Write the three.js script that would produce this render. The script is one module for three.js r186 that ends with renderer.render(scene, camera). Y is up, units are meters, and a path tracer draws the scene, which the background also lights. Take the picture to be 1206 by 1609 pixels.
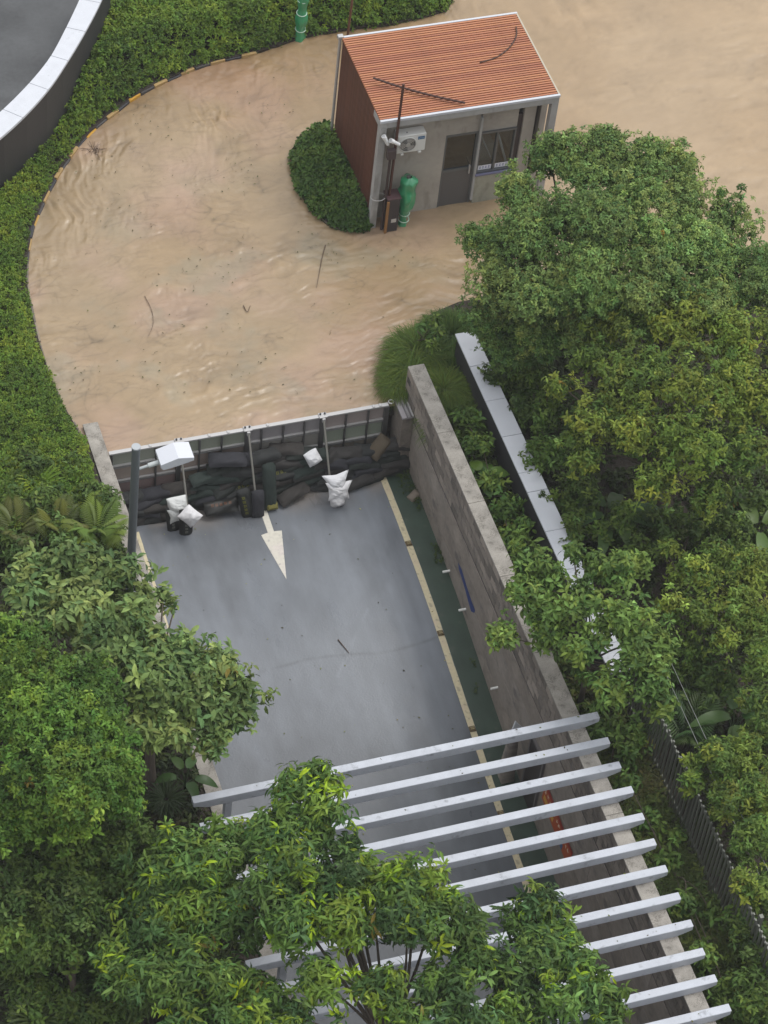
import * as THREE from 'three';
import { mergeGeometries, toCreasedNormals } from 'three/addons/utils/BufferGeometryUtils.js';
import { RoundedBoxGeometry } from 'three/addons/geometries/RoundedBoxGeometry.js';
import { ImprovedNoise } from 'three/addons/math/ImprovedNoise.js';

// ------------------------------------------------------------------ camera, sky, sun, exposure
const scene = new THREE.Scene();
const EYE = new THREE.Vector3(-10.299, 44.786, 38.716);
const camera = new THREE.PerspectiveCamera(20.583, 768 / 1024, 1, 900);
camera.position.copy(EYE);
camera.rotation.set(-48.88336 * Math.PI / 180, -23.4204 * Math.PI / 180, 7.47806 * Math.PI / 180, 'YXZ');
camera.updateMatrixWorld();
scene.add(camera);

const SUN = new THREE.Vector3(0.55, 0.95, -0.12).normalize();
{ // overcast sky: bright towards the hidden sun and overhead, greyer at the horizon
  const w = 256, h = 128, d = new Float32Array(w * h * 4), v = new THREE.Vector3();
  for (let j = 0; j < h; j++) for (let i = 0; i < w; i++) {
    const th = (j + 0.5) / h * Math.PI - Math.PI / 2, ph = ((i + 0.5) / w - 0.5) * 2 * Math.PI;
    v.set(Math.cos(th) * Math.cos(ph), Math.sin(th), Math.cos(th) * Math.sin(ph));
    const up = Math.max(0, v.y), s = Math.max(0, v.dot(SUN));
    let L = v.y < 0 ? 0.3 : 0.38 + 0.74 * up + 0.45 * Math.pow(s, 3) + 0.5 * Math.pow(s, 14);
    const k = (j * w + i) * 4;
    d[k] = L * 0.98; d[k + 1] = L * 1.0; d[k + 2] = L * 1.03; d[k + 3] = 1;
  }
  const t = new THREE.DataTexture(d, w, h, THREE.RGBAFormat, THREE.FloatType);
  t.mapping = THREE.EquirectangularReflectionMapping; t.magFilter = THREE.LinearFilter; t.minFilter = THREE.LinearFilter; t.needsUpdate = true;
  scene.background = t; scene.environment = t;
}
const sun = new THREE.DirectionalLight(new THREE.Color(1, 0.965, 0.91), 1.2);
sun.position.copy(SUN).multiplyScalar(60).add(new THREE.Vector3(5, 0, 2)); sun.target.position.set(5, 0, 2);
sun.castShadow = true; sun.shadow.radius = 40; sun.shadow.mapSize.set(2048, 2048);
Object.assign(sun.shadow.camera, { left: -22, right: 22, top: 22, bottom: -22, near: 1, far: 140 });
scene.add(sun, sun.target);
const EXPOSURE = 1.2;
scene.fog = new THREE.FogExp2(new THREE.Color(0.86, 0.88, 0.9), 0.0004); // thin wet air after the rain

// ------------------------------------------------------------------ helpers
let seed = 7;
const reseed = s => { seed = s; };
const rnd = () => { seed = (seed + 0x6D2B79F5) | 0; let t = Math.imul(seed ^ (seed >>> 15), 1 | seed); t = (t + Math.imul(t ^ (t >>> 7), 61 | t)) ^ t; return ((t ^ (t >>> 14)) >>> 0) / 4294967296; };
const R = (a, b) => a + (b - a) * rnd();
const N = new ImprovedNoise();
const fbm = (x, y, z, o = 4) => { let s = 0, a = 0.5; for (let i = 0; i < o; i++) { s += a * N.noise(x, y, z); x *= 2.03; y *= 2.03; z *= 2.03; a *= 0.5; } return s; };
const clamp = (x, a = 0, b = 1) => Math.min(b, Math.max(a, x));
const sm = (a, b, x) => { const t = clamp((x - a) / (b - a)); return t * t * (3 - 2 * t); };
const mix = (a, b, t) => a + (b - a) * t;
const V3 = (x, y, z) => new THREE.Vector3(x, y, z);
const FPX = 4430.6;
function at(px, py, y) { // the point at height y on the sight line of a photograph pixel, for real heights worked out beforehand
  const d = V3((px - 603) / FPX, -(py - 804.5) / FPX, -1).applyQuaternion(camera.quaternion);
  return EYE.clone().addScaledVector(d, (y - EYE.y) / d.y);
}
const used = {};
const numbered = n => { const k = used[n] = (used[n] ?? -1) + 1; return k ? n + '_' + String(k).padStart(3, '0') : n; };
function tag(o, label, category, group) { o.userData.label = label; o.userData.category = category; if (group) o.userData.group = group; return o; }
function thing(name, label, category, pos = [0, 0, 0], turn = 0, group) {
  const o = new THREE.Group(); o.name = numbered(name); o.position.set(...pos); o.rotation.y = turn; scene.add(o);
  return tag(o, label, category, group);
}
function mesh(name, geo, mat, parent = scene, pos, rot) {
  const m = new THREE.Mesh(geo, mat); m.name = parent === scene ? numbered(name) : name; m.castShadow = m.receiveShadow = true;
  if (pos) m.position.set(...pos); if (rot) m.rotation.set(...rot);
  parent.add(m); return m;
}
function struct(name, geo, mat) { const m = mesh(name, geo, mat); m.userData.kind = 'structure'; return m; }
function structGroup(name) { const g = new THREE.Group(); g.name = name; g.userData.kind = 'structure'; scene.add(g); return g; }
const box = (w, h, d, x = 0, y = 0, z = 0) => new THREE.BoxGeometry(w, h, d).translate(x, y, z);
const span = (x0, x1, y0, y1, z0, z1) => box(x1 - x0, y1 - y0, z1 - z0, (x0 + x1) / 2, (y0 + y1) / 2, (z0 + z1) / 2);
const rbox = (w, h, d, r = 0.01) => new RoundedBoxGeometry(w, h, d, 2, r);
const rspan = (x0, x1, y0, y1, z0, z1, r = 0.01) => rbox(x1 - x0, y1 - y0, z1 - z0, r).translate((x0 + x1) / 2, (y0 + y1) / 2, (z0 + z1) / 2);
const merge = a => mergeGeometries(a.map(g => g.index ? g.toNonIndexed() : g));
const UPV = V3(0, 1, 0);
function rod(a, b, r0, r1 = r0, n = 10) { // tapered cylinder between two points
  const d = b.clone().sub(a), g = new THREE.CylinderGeometry(r1, r0, d.length(), n, 1);
  g.applyQuaternion(new THREE.Quaternion().setFromUnitVectors(UPV, d.clone().normalize()));
  return g.translate((a.x + b.x) / 2, (a.y + b.y) / 2, (a.z + b.z) / 2);
}
function limb(pts, r0, r1, n = 7, seg = 10) { // a tapering bent tube
  const c = new THREE.CatmullRomCurve3(pts), g = new THREE.TubeGeometry(c, seg, 1, n, false), p = g.attributes.position;
  for (let i = 0; i <= seg; i++) { const q = c.getPointAt(i / seg), r = mix(r0, r1, i / seg); for (let j = 0; j <= n; j++) { const k = i * (n + 1) + j; p.setXYZ(k, q.x + (p.getX(k) - q.x) * r, q.y + (p.getY(k) - q.y) * r, q.z + (p.getZ(k) - q.z) * r); } }
  g.computeVertexNormals(); return g;
}
function boxUV(g, s = 1) { // uv in metres from the main axis of each face
  if (g.index) g = g.toNonIndexed(); const p = g.attributes.position, n = g.attributes.normal, uv = new Float32Array(p.count * 2);
  for (let i = 0; i < p.count; i++) {
    const ax = Math.abs(n.getX(i)), ay = Math.abs(n.getY(i)), az = Math.abs(n.getZ(i));
    const [a, b] = ay >= ax && ay >= az ? [p.getX(i), p.getZ(i)] : ax >= az ? [p.getZ(i), p.getY(i)] : [p.getX(i), p.getY(i)];
    uv[2 * i] = a * s; uv[2 * i + 1] = b * s;
  }
  g.setAttribute('uv', new THREE.BufferAttribute(uv, 2)); return g;
}
// ------------------------------------------------------------------ textures
const toS = c => Math.round(255 * Math.pow(clamp(c), 1 / 2.2));
function tex(n, fn, color = true, rep = 1) { // fn(u, v) -> linear rgb or grey; made tileable by fn itself when needed
  const d = new Uint8Array(n * n * 4);
  for (let j = 0; j < n; j++) for (let i = 0; i < n; i++) {
    const c = fn(i / n, j / n), k = (j * n + i) * 4;
    if (color) { d[k] = toS(c[0]); d[k + 1] = toS(c[1]); d[k + 2] = toS(c[2]); } else d[k] = d[k + 1] = d[k + 2] = Math.round(255 * clamp(c));
    d[k + 3] = 255;
  }
  const t = new THREE.DataTexture(d, n, n); t.wrapS = t.wrapT = THREE.RepeatWrapping; t.magFilter = THREE.LinearFilter; t.minFilter = THREE.LinearMipmapLinearFilter; t.generateMipmaps = true;
  if (color) t.colorSpace = THREE.SRGBColorSpace; t.repeat.set(rep, rep); t.needsUpdate = true; return t;
}
// tileable fbm through a torus-like blend
const tile = (u, v, f, z, o = 4) => { const a = fbm(u * f, v * f, z, o), b = fbm((u - 1) * f, v * f, z, o), c = fbm(u * f, (v - 1) * f, z, o), d = fbm((u - 1) * f, (v - 1) * f, z, o); return mix(mix(a, b, u), mix(c, d, u), v) * 1.25; };
const col = (r, g, b) => new THREE.Color().setRGB(r, g, b);
const std = (c, rough = 0.8, o = {}) => new THREE.MeshStandardMaterial({ color: Array.isArray(c) ? col(...c) : c, roughness: rough, side: THREE.DoubleSide, ...o });
const shade = (base, k) => base.map(x => Math.max(0.004, x * k));
const grain = tex(512, (u, v) => 0.5 + 0.8 * tile(u, v, 24, 3.3, 4), false);
const concreteTex = tex(512, (u, v) => {
  const a = tile(u, v, 4, 1.1, 5), b = tile(u, v, 18, 5.2, 4), s = sm(0.05, 0.35, tile(u, v, 6, 9.4, 4));
  const k = 1 + 0.55 * a + 0.35 * b; return [0.25 * k * (1 - 0.34 * s), 0.218 * k * (1 - 0.32 * s), 0.19 * k * (1 - 0.28 * s)];
});
const copingTex = tex(512, (u, v) => { // weathered wall top: pale rims, dark lichen down the middle
  const a = tile(u, v, 5, 2.1, 5), b = tile(u, v, 60, 7.2, 3), l = sm(-0.12, 0.3, tile(u, v, 7, 4.4, 5) + 0.9 * b);
  const k = 1 + 0.4 * a + 0.5 * b; return [mix(0.31, 0.16, l) * k, mix(0.287, 0.145, l) * k, mix(0.255, 0.125, l) * k];
});
const mats = {};
const M = mats;
M.concrete = std([1, 1, 1], 0.85, { map: concreteTex, bumpMap: grain, bumpScale: 0.004 });
M.concreteDark = std([0.72, 0.7, 0.68], 0.85, { map: concreteTex, bumpMap: grain, bumpScale: 0.004 });
M.coping = std([1, 1, 1], 0.9, { map: copingTex, bumpMap: grain, bumpScale: 0.006 });
M.blockVar = [0.62, 0.8, 1.0, 1.15, 0.9].map(k => std([k, k * 0.985, k * 0.97], 0.88, { map: concreteTex, bumpMap: grain, bumpScale: 0.003 }));
const whiteTex = tex(512, (u, v) => { const a = tile(u, v, 4, 6.1, 5), b = sm(0.25, 0.5, tile(u, v, 14, 2.7, 4)), k = 1 + 0.1 * a - 0.25 * b; return [0.53 * k, 0.545 * k, 0.585 * k]; });
M.white = std([1, 1, 1], 0.55, { map: whiteTex });
const beamTex = tex(512, (u, v) => { const a = tile(u, v, 5, 3.6, 5), st = sm(0.16, 0.5, tile(u, v, 11, 8.7, 5)), k = 1 + 0.22 * a - 0.42 * st + 0.1 * tile(u, v, 60, 1.3, 2); return [0.42 * k, 0.44 * k, 0.485 * k]; });
M.beam = std([1, 1, 1], 0.5, { map: beamTex, bumpMap: grain, bumpScale: 0.001 });
M.darkTile = std([0.03, 0.029, 0.032], 0.6, { bumpMap: grain, bumpScale: 0.004 });
M.soil = std([0.035, 0.027, 0.02], 0.95, { bumpMap: grain, bumpScale: 0.03 });
M.ground = std([0.05, 0.042, 0.032], 0.95);
M.joint = std([0.06, 0.055, 0.05], 0.9);
M.steel = std([0.34, 0.33, 0.33], 0.38, { metalness: 0.75, bumpMap: grain, bumpScale: 0.0015 });
M.steelBright = std([0.44, 0.43, 0.425], 0.4, { metalness: 0.35 });
M.steelDark = std([0.16, 0.155, 0.155], 0.42, { metalness: 0.7 });
M.black = std([0.02, 0.02, 0.022], 0.6);

// ------------------------------------------------------------------ ground, ramp, water
const PROFILE = [[-0.6, -1.55], [1.2, -1.56], [3, -1.69], [4.2, -1.85], [5.5, -2.12], [7, -2.42], [9, -2.79], [11, -3.07], [15, -3.6], [25, -4.9]];
function rampY(z) { // monotone cubic through the measured profile
  let i = 0; while (i < PROFILE.length - 2 && z > PROFILE[i + 1][0]) i++;
  const sl = k => k <= 0 || k >= PROFILE.length - 1 ? 0 : (PROFILE[k + 1][1] - PROFILE[k - 1][1]) / (PROFILE[k + 1][0] - PROFILE[k - 1][0]);
  const [x0, y0] = PROFILE[i], [x1, y1] = PROFILE[i + 1], h = x1 - x0, t = clamp((z - x0) / h), t2 = t * t, t3 = t2 * t;
  return y0 * (2 * t3 - 3 * t2 + 1) + h * sl(i) * (t3 - 2 * t2 + t) + y1 * (-2 * t3 + 3 * t2) + h * sl(i + 1) * (t3 - t2);
}
function strip(x0, x1, z0, z1, lift, nx = 2, dz = 0.25, edge = 0) { // a sheet lying on the ramp
  const nz = Math.max(1, Math.ceil((z1 - z0) / dz)), P = [], U = [], I = [];
  for (let j = 0; j <= nz; j++) for (let i = 0; i <= nx; i++) {
    const z = mix(z0, z1, j / nz); let x = mix(x0, x1, i / nx); if (edge && (i === 0 || i === nx)) x += edge * fbm(z * 3, x * 5, 2);
    P.push(x, rampY(z) + lift, z); U.push(x, z);
  }
  for (let j = 0; j < nz; j++) for (let i = 0; i < nx; i++) { const a = j * (nx + 1) + i, b = a + nx + 1; I.push(a, b, a + 1, a + 1, b, b + 1); }
  const g = new THREE.BufferGeometry(); g.setAttribute('position', new THREE.Float32BufferAttribute(P, 3)); g.setAttribute('uv', new THREE.Float32BufferAttribute(U, 2)); g.setIndex(I); g.computeVertexNormals(); return g;
}
const PITX0 = -0.02, PITX1 = 6.675;
{
  const s = new THREE.Shape([[-300, -300], [300, -300], [300, 300], [-300, 300]].map(p => new THREE.Vector2(...p)));
  s.holes.push(new THREE.Path([[-0.3, -24.4], [6.9, -24.4], [6.9, 0.02], [-0.3, 0.02]].map(p => new THREE.Vector2(...p))));
  const g = new THREE.ShapeGeometry(s).rotateX(-Math.PI / 2).translate(0, -0.3, 0);   // shape y becomes -z
  struct('ground', g, M.ground);
  const rampTex = tex(1024, (u, v) => { // 7 m across, repeats every 14 m: damp, dusty grey epoxy with stains, wheel wear and painted pergola shade
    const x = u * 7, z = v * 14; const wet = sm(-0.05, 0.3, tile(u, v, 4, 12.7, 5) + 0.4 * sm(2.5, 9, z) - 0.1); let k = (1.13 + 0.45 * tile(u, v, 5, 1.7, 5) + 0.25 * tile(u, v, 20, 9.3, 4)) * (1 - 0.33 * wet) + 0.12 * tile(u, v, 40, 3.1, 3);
    k *= 1 - 0.16 * sm(0.12, 0.4, tile(u, v, 9, 6.6, 5));
    const str = tile(u, v * 0.25, 30, 4.4, 3); k *= 1 + 0.22 * str; k *= 1 - 0.35 * sm(0.3, 0.42, tile(u, v, 46, 7.3, 2)) * sm(-0.1, 0.3, tile(u, v, 6, 2.9, 3)); k *= 1 - 0.16 * sm(6, 12, z);  // last factor darkens down the ramp: pergola shade painted into the colour
    const dirt = sm(1.4, 0.5, z) * sm(-0.25, 0.3, tile(u, v, 8, 2.2, 4)); const mud = dirt * 0.55;
    const band = Math.exp(-Math.pow((z - 4.87 - 0.08 * Math.sin(x * 1.6) - 0.12 * tile(u, v, 6, 3.8, 3)) / 0.035, 2)) * 0.26 * sm(-0.3, 0.15, tile(u, v, 16, 8.8, 4)) * sm(1.6, 2.4, x); k *= 1 - band; { const t = ((x - 3.6) * 1.1 + (5.3 - z) * 1.4) / 3.2, dl = Math.abs((x - 3.6) * 1.4 - (5.3 - z) * 1.1) / 1.78; if (t > 0 && t < 1) k *= 1 + 0.16 * Math.exp(-Math.pow(dl / 0.035, 2)) * sm(-0.3, 0.2, tile(u, v, 20, 1.9, 3)); const m2 = Math.exp(-Math.pow((x - 4.35) / 0.5, 2) - Math.pow((z - 0.95) / 0.25, 2)) + Math.exp(-Math.pow((x - 0.85) / 0.45, 2) - Math.pow((z - 1.05) / 0.22, 2)); k *= 1 + 0.12 * m2; }
    return [mix(0.124 * k, 0.30, mud), mix(0.136 * k, 0.235, mud), mix(0.155 * k, 0.17, mud)];
  });
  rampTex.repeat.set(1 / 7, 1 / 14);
  const rampRough = tex(512, (u, v) => 0.36 + 0.35 * tile(u, v, 5, 5.5, 5) + 0.15 * tile(u, v, 30, 2.5, 3), false); rampRough.repeat.set(1 / 7, 1 / 14);
  const g2 = structGroup('ramp');
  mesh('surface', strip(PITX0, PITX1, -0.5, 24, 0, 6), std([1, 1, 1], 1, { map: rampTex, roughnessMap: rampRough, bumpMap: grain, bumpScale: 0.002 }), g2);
  const greenTex = tex(256, (u, v) => { const k = 1 + 0.7 * tile(u, v, 6, 2.2, 5), s = sm(0.1, 0.4, tile(u, v, 10, 7.7, 4)); return [mix(0.028, 0.06, s) * k, mix(0.05, 0.068, s) * k, mix(0.034, 0.05, s) * k]; });
  greenTex.repeat.set(0.4, 0.4);
  mesh('green_edge', strip(6.135, PITX1, 0.3, 24, 0.004, 2), std([1, 1, 1], 0.42, { map: greenTex, bumpMap: grain, bumpScale: 0.002 }), g2);
  mesh('green_edge', strip(PITX0, 0.3, 0.3, 24, 0.004, 2), std([1, 1, 1], 0.42, { map: greenTex }), g2);
  const lineTex = tex(512, (u, v) => { const w = sm(0.1, 0.36, tile(u, v, 22, 3.9, 4)), p = sm(0.0, 0.4, tile(u, v, 4, 1.2, 3)), k = 1 + 0.2 * tile(u, v, 30, 5.1, 3); return [mix(0.56, 0.25, w * 0.6) * k, mix(mix(0.49, 0.45, p), 0.22, w * 0.6) * k, mix(mix(0.32, 0.33, p), 0.17, w * 0.6) * k]; });
  lineTex.repeat.set(0.5, 0.5);
  const linePaint = std([1, 1, 1], 0.6, { map: lineTex });
  mesh('edge_line', strip(5.985, 6.125, 0.66, 24, 0.008, 2, 0.12, 0.012), linePaint, g2);
  mesh('edge_line', strip(0.315, 0.45, 0.9, 24, 0.008, 2, 0.12, 0.02), linePaint, g2);
  const sh = [[3.16, 0.5], [3.31, 0.5], [3.29, 1.55], [3.46, 1.57], [3.2, 2.83], [2.99, 1.59], [3.15, 1.56]];
  const ag = new THREE.ShapeGeometry(new THREE.Shape(sh.map(p => new THREE.Vector2(p[0], -p[1])))).rotateX(-Math.PI / 2);
  const ap = ag.attributes.position, au = ag.attributes.uv; for (let i = 0; i < ap.count; i++) { ap.setY(i, rampY(ap.getZ(i)) + 0.008); au.setXY(i, ap.getX(i), ap.getZ(i)); }
  ag.computeVertexNormals(); mesh('direction_arrow', ag, std([0.98, 1.06, 1.4], 0.6, { map: lineTex }), g2);
  // end of the pit and the planted deck over it, below the frame
  struct('deck', span(-0.3, 7.0, 0.2, 0.6, 17.9, 24.4), M.soil);
}
// muddy flood water, rippled sheet in two grades of fineness
{
  const ripple = (x, z) => { // crests stand across the current, which turns from the far side round to the gate
    const right = sm(8, 12, x + 0.2 * (z + 8)), wx = x + 0.9 * fbm(x * 0.45, z * 0.45, 4.1, 3), wz = z + 0.9 * fbm(x * 0.45, z * 0.45, 9.7, 3);
    const t = sm(-9, -4.5, z + 1.2 * fbm(x * 0.4, z * 0.4, 6.6, 2) + 0.35 * (x - 3)), patch = 0.35 + 0.65 * sm(-0.2, 0.25, fbm(x * 0.5, z * 0.5, 12.2, 3));
    const along = (a, b, k) => 0.014 * N.noise(a * 2.6, b * 0.8, k) + 0.016 * N.noise(a * 5.2 + 0.3 * b, b * 1.6, k + 4) + 0.011 * N.noise(a * 10.5, b * 2.6, k + 9) * (0.4 + 0.6 * sm(-0.2, 0.2, N.noise(a * 0.9, b * 0.9, k + 2)));
    const A = along(wx, wz, 1.7), B = along(wz, wx, 5.3), c = 0.006 * N.noise(wx * 6, wz * 6, 3.9);
    return (mix(A, B * 0.72, t) * patch + c * patch + 0.012 * fbm(x * 0.7, z * 0.7, 2.2, 2)) * mix(2.1, 2.3, right);
  };
  const mud = (x, z, h) => {
    const right = sm(8, 12, x + 0.2 * (z + 8));
    const a = fbm(x * 0.45, z * 0.45, 3.3, 4), g = sm(0.02, 0.3, fbm(x * 0.7 + 5, z * 0.7, 7.1, 5)), p = sm(-0.1, 0.3, fbm(x * 0.4 - 3, z * 0.4, 1.1, 4)), f = fbm(x * 4, z * 7, 5.5, 3);
    let c = [0.292, 0.213, 0.128];
    c = [c[0] + 0.045 * p * (1 - right) + 0.03 * right, c[1] + 0.022 * p * (1 - right) + 0.022 * right, c[2] + 0.036 * p * (1 - right) + 0.018 * right];
    const gg = g * 0.6 * (1 - right) * sm(-9.5, -5, z);
    const k = 1 + 0.2 * a + 0.12 * f + 4.2 * h + 0.07 * right;  // ripple height term paints crest and trough shading into the mud colour
    const wx = x + 0.7 * fbm(x * 0.6, z * 0.6, 4.1, 3), wz = z + 0.7 * fbm(x * 0.6, z * 0.6, 9.7, 3), ln = (f1, f2, w, zz) => Math.pow(clamp(1 - Math.abs(N.noise(wx * f1 + 0.4 * wz, wz * f2, zz)) * w), 3);
    const pt = sm(-0.1, 0.35, fbm(x * 0.9, z * 0.9, 15.5, 3)), rippleShade = (0.2 * ln(0.5, 1.5, 7, 3.3) * sm(-0.2, 0.2, fbm(x * 0.5, z * 0.5, 31, 2)) + 0.26 * ln(1.1, 2.6, 7, 6.1) * pt + 0.22 * ln(2.4, 1.8, 6, 8.2) * pt + 0.17 * ln(2.2, 6.5, 5, 4.9) * sm(-0.15, 0.25, fbm(x * 1.1, z * 1.1, 41, 2)) + 0.1 * ln(7, 4, 4, 2.7) * pt) * (1 - 0.55 * right);  // thin dark lines: shading of ripple creases painted into the water colour
    const brown = 0.25 * sm(-8.5, -11.5, z) * (1 - right) + 0.16 * sm(-1.6, 0.1, fbm(x * 0.3, z * 0.3, 21.5, 2) * 3 - 0.9), kk = k * (1 - rippleShade);
    return [mix(c[0], 0.25, gg) * kk * (1 - 0.5 * brown), mix(c[1], 0.215, gg) * kk * (1 - 0.7 * brown), mix(c[2], 0.15, gg) * kk * (1 - brown)];
  };
  const grid = (x0, x1, z0, z1, d) => {
    const nx = Math.round((x1 - x0) / d), nz = Math.round((z1 - z0) / d), P = [], U = [], C = [], I = [];
    for (let j = 0; j <= nz; j++) for (let i = 0; i <= nx; i++) { const x = mix(x0, x1, i / nx), z = mix(z0, z1, j / nz), h = ripple(x, z); P.push(x, h, z); U.push(x, z); C.push(...mud(x, z, h)); }
    for (let j = 0; j < nz; j++) for (let i = 0; i < nx; i++) { const a = j * (nx + 1) + i, b = a + nx + 1; I.push(a, b, a + 1, a + 1, b, b + 1); }
    const g = new THREE.BufferGeometry(); g.setAttribute('position', new THREE.Float32BufferAttribute(P, 3)); g.setAttribute('uv', new THREE.Float32BufferAttribute(U, 2)); g.setAttribute('color', new THREE.Float32BufferAttribute(C, 3)); g.setIndex(I); g.computeVertexNormals(); return g;
  };
  const far = (x0, x1, z0, z1) => { const g = grid(x0, x1, z0, z1, 6); const p = g.attributes.position; for (let i = 0; i < p.count; i++) p.setY(i, -0.02); g.computeVertexNormals(); return g; };
  const parts = [grid(-1.2, 12, -14.4, -0.02, 0.028), grid(12, 26, -20.4, -0.02, 0.1), grid(-1.2, 12, -20.4, -14.4, 0.1), far(26, 150, -20.4, -0.02), far(-150, 150, -150, -20.4), far(-150, -1.2, -20.4, -0.02)];
  const waterBump = tex(512, (u, v) => 0.5 + 0.7 * tile(u, v, 10, 2.9, 4) + 0.3 * tile(u, v, 26, 6.1, 3), false); waterBump.repeat.set(0.45, 0.7);
  struct('flood_water', mergeGeometries(parts), std([1, 1, 1], 0.32, { vertexColors: true, bumpMap: waterBump, bumpScale: 0.006 }));
}
// planting beds
const KERB = [[6.69, -11.95], [5.67, -11.85], [4.98, -11.69], [4.37, -11.46], [3.92, -11.27], [3.38, -10.99], [2.9, -10.63], [2.43, -10.31], [2.04, -9.98], [1.52, -9.42], [1.14, -8.96], [0.76, -8.43], [0.4, -7.85], [0.04, -7.17], [-0.29, -6.3], [-0.5, -5.51], [-0.61, -4.51], [-0.67, -3.52], [-0.67, -2.54], [-0.64, -1.85], [-0.53, -1.26], [-0.42, -0.5]];
const FARBANK = [[6.69, -11.95], [8.07, -12.3], [8.73, -12.33], [9.15, -12.34], [10.37, -12.29], [11.78, -12.49], [12.13, -12.93], [12.3, -14], [12.2, -16]];
function slab(pts, y0, y1) { // a flat bed seen from above, pts as [x, z]
  const s = new THREE.Shape(pts.map(p => new THREE.Vector2(p[0], -p[1])));
  return boxUV(new THREE.ExtrudeGeometry(s, { depth: y1 - y0, bevelEnabled: false }).rotateX(-Math.PI / 2).translate(0, y0, 0));
}
const LEFTBED = [...KERB, [-0.36, -0.2], [-0.36, 24.4], [-60, 24.4], [-60, -60], [12.2, -60], ...FARBANK.slice().reverse().slice(0, -1)];
struct('left_planting_bed', slab(LEFTBED, -0.35, 0.07), M.soil);
const RIGHTBED = [[7.04, -0.5], [6.9, -0.9], [7.4, -2.1], [8.1, -2.5], [8.8, -2.7], [10, -2.7], [13, -2.2], [18, -1.2], [60, -1], [60, 24.4], [7.04, 24.4]];
struct('right_planting_bed', slab(RIGHTBED, -0.35, 0.05), M.soil);
struct('back_planting_bed', slab([[-60, 24.4], [60, 24.4], [60, 120], [-60, 120]], -0.35, 0.06), M.soil);

// kerb along the left bank: separate blocks, the far ones painted yellow and black
{
  const c = new THREE.CatmullRomCurve3(KERB.map(p => V3(p[0], 0, p[1]))), L = c.getLength();
  const k = thing('kerb', 'curved kerb of the flooded drive, yellow and black blocks then bare grey', 'kerb');
  const yel = [std([0.5, 0.27, 0.03], 0.7, { bumpMap: grain, bumpScale: 0.004 }), std([0.42, 0.25, 0.06], 0.75), std([0.36, 0.24, 0.1], 0.8)], blk = [std([0.03, 0.03, 0.036], 0.6), std([0.055, 0.05, 0.05], 0.7)], gry = [std([0.17, 0.15, 0.12], 0.9, { bumpMap: grain, bumpScale: 0.006 }), std([0.24, 0.2, 0.15], 0.9)];
  let s = 0, n = 0; reseed(31);
  while (s < L - 0.1) {
    const painted = s / L < 0.62, d = painted ? (n % 2 ? 0.42 : 0.4) : 0.62, a = c.getPointAt(s / L), b = c.getPointAt(Math.min(1, (s + d - 0.012) / L)), mid = a.clone().add(b).multiplyScalar(0.5);
    const m = painted ? (n % 2 ? blk[n % 4 > 1 ? 1 : 0] : yel[Math.floor(rnd() * 3)]) : gry[n % 2];
    const o = mesh('kerb_block', rbox(a.distanceTo(b), 0.34, 0.085, 0.02), m, k, [mid.x + R(-0.012, 0.012), -0.105 + R(-0.045, 0.025), mid.z], [R(-0.04, 0.04), -Math.atan2(b.z - a.z, b.x - a.x), 0]);
    s += d; n++;
  }
}
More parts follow.
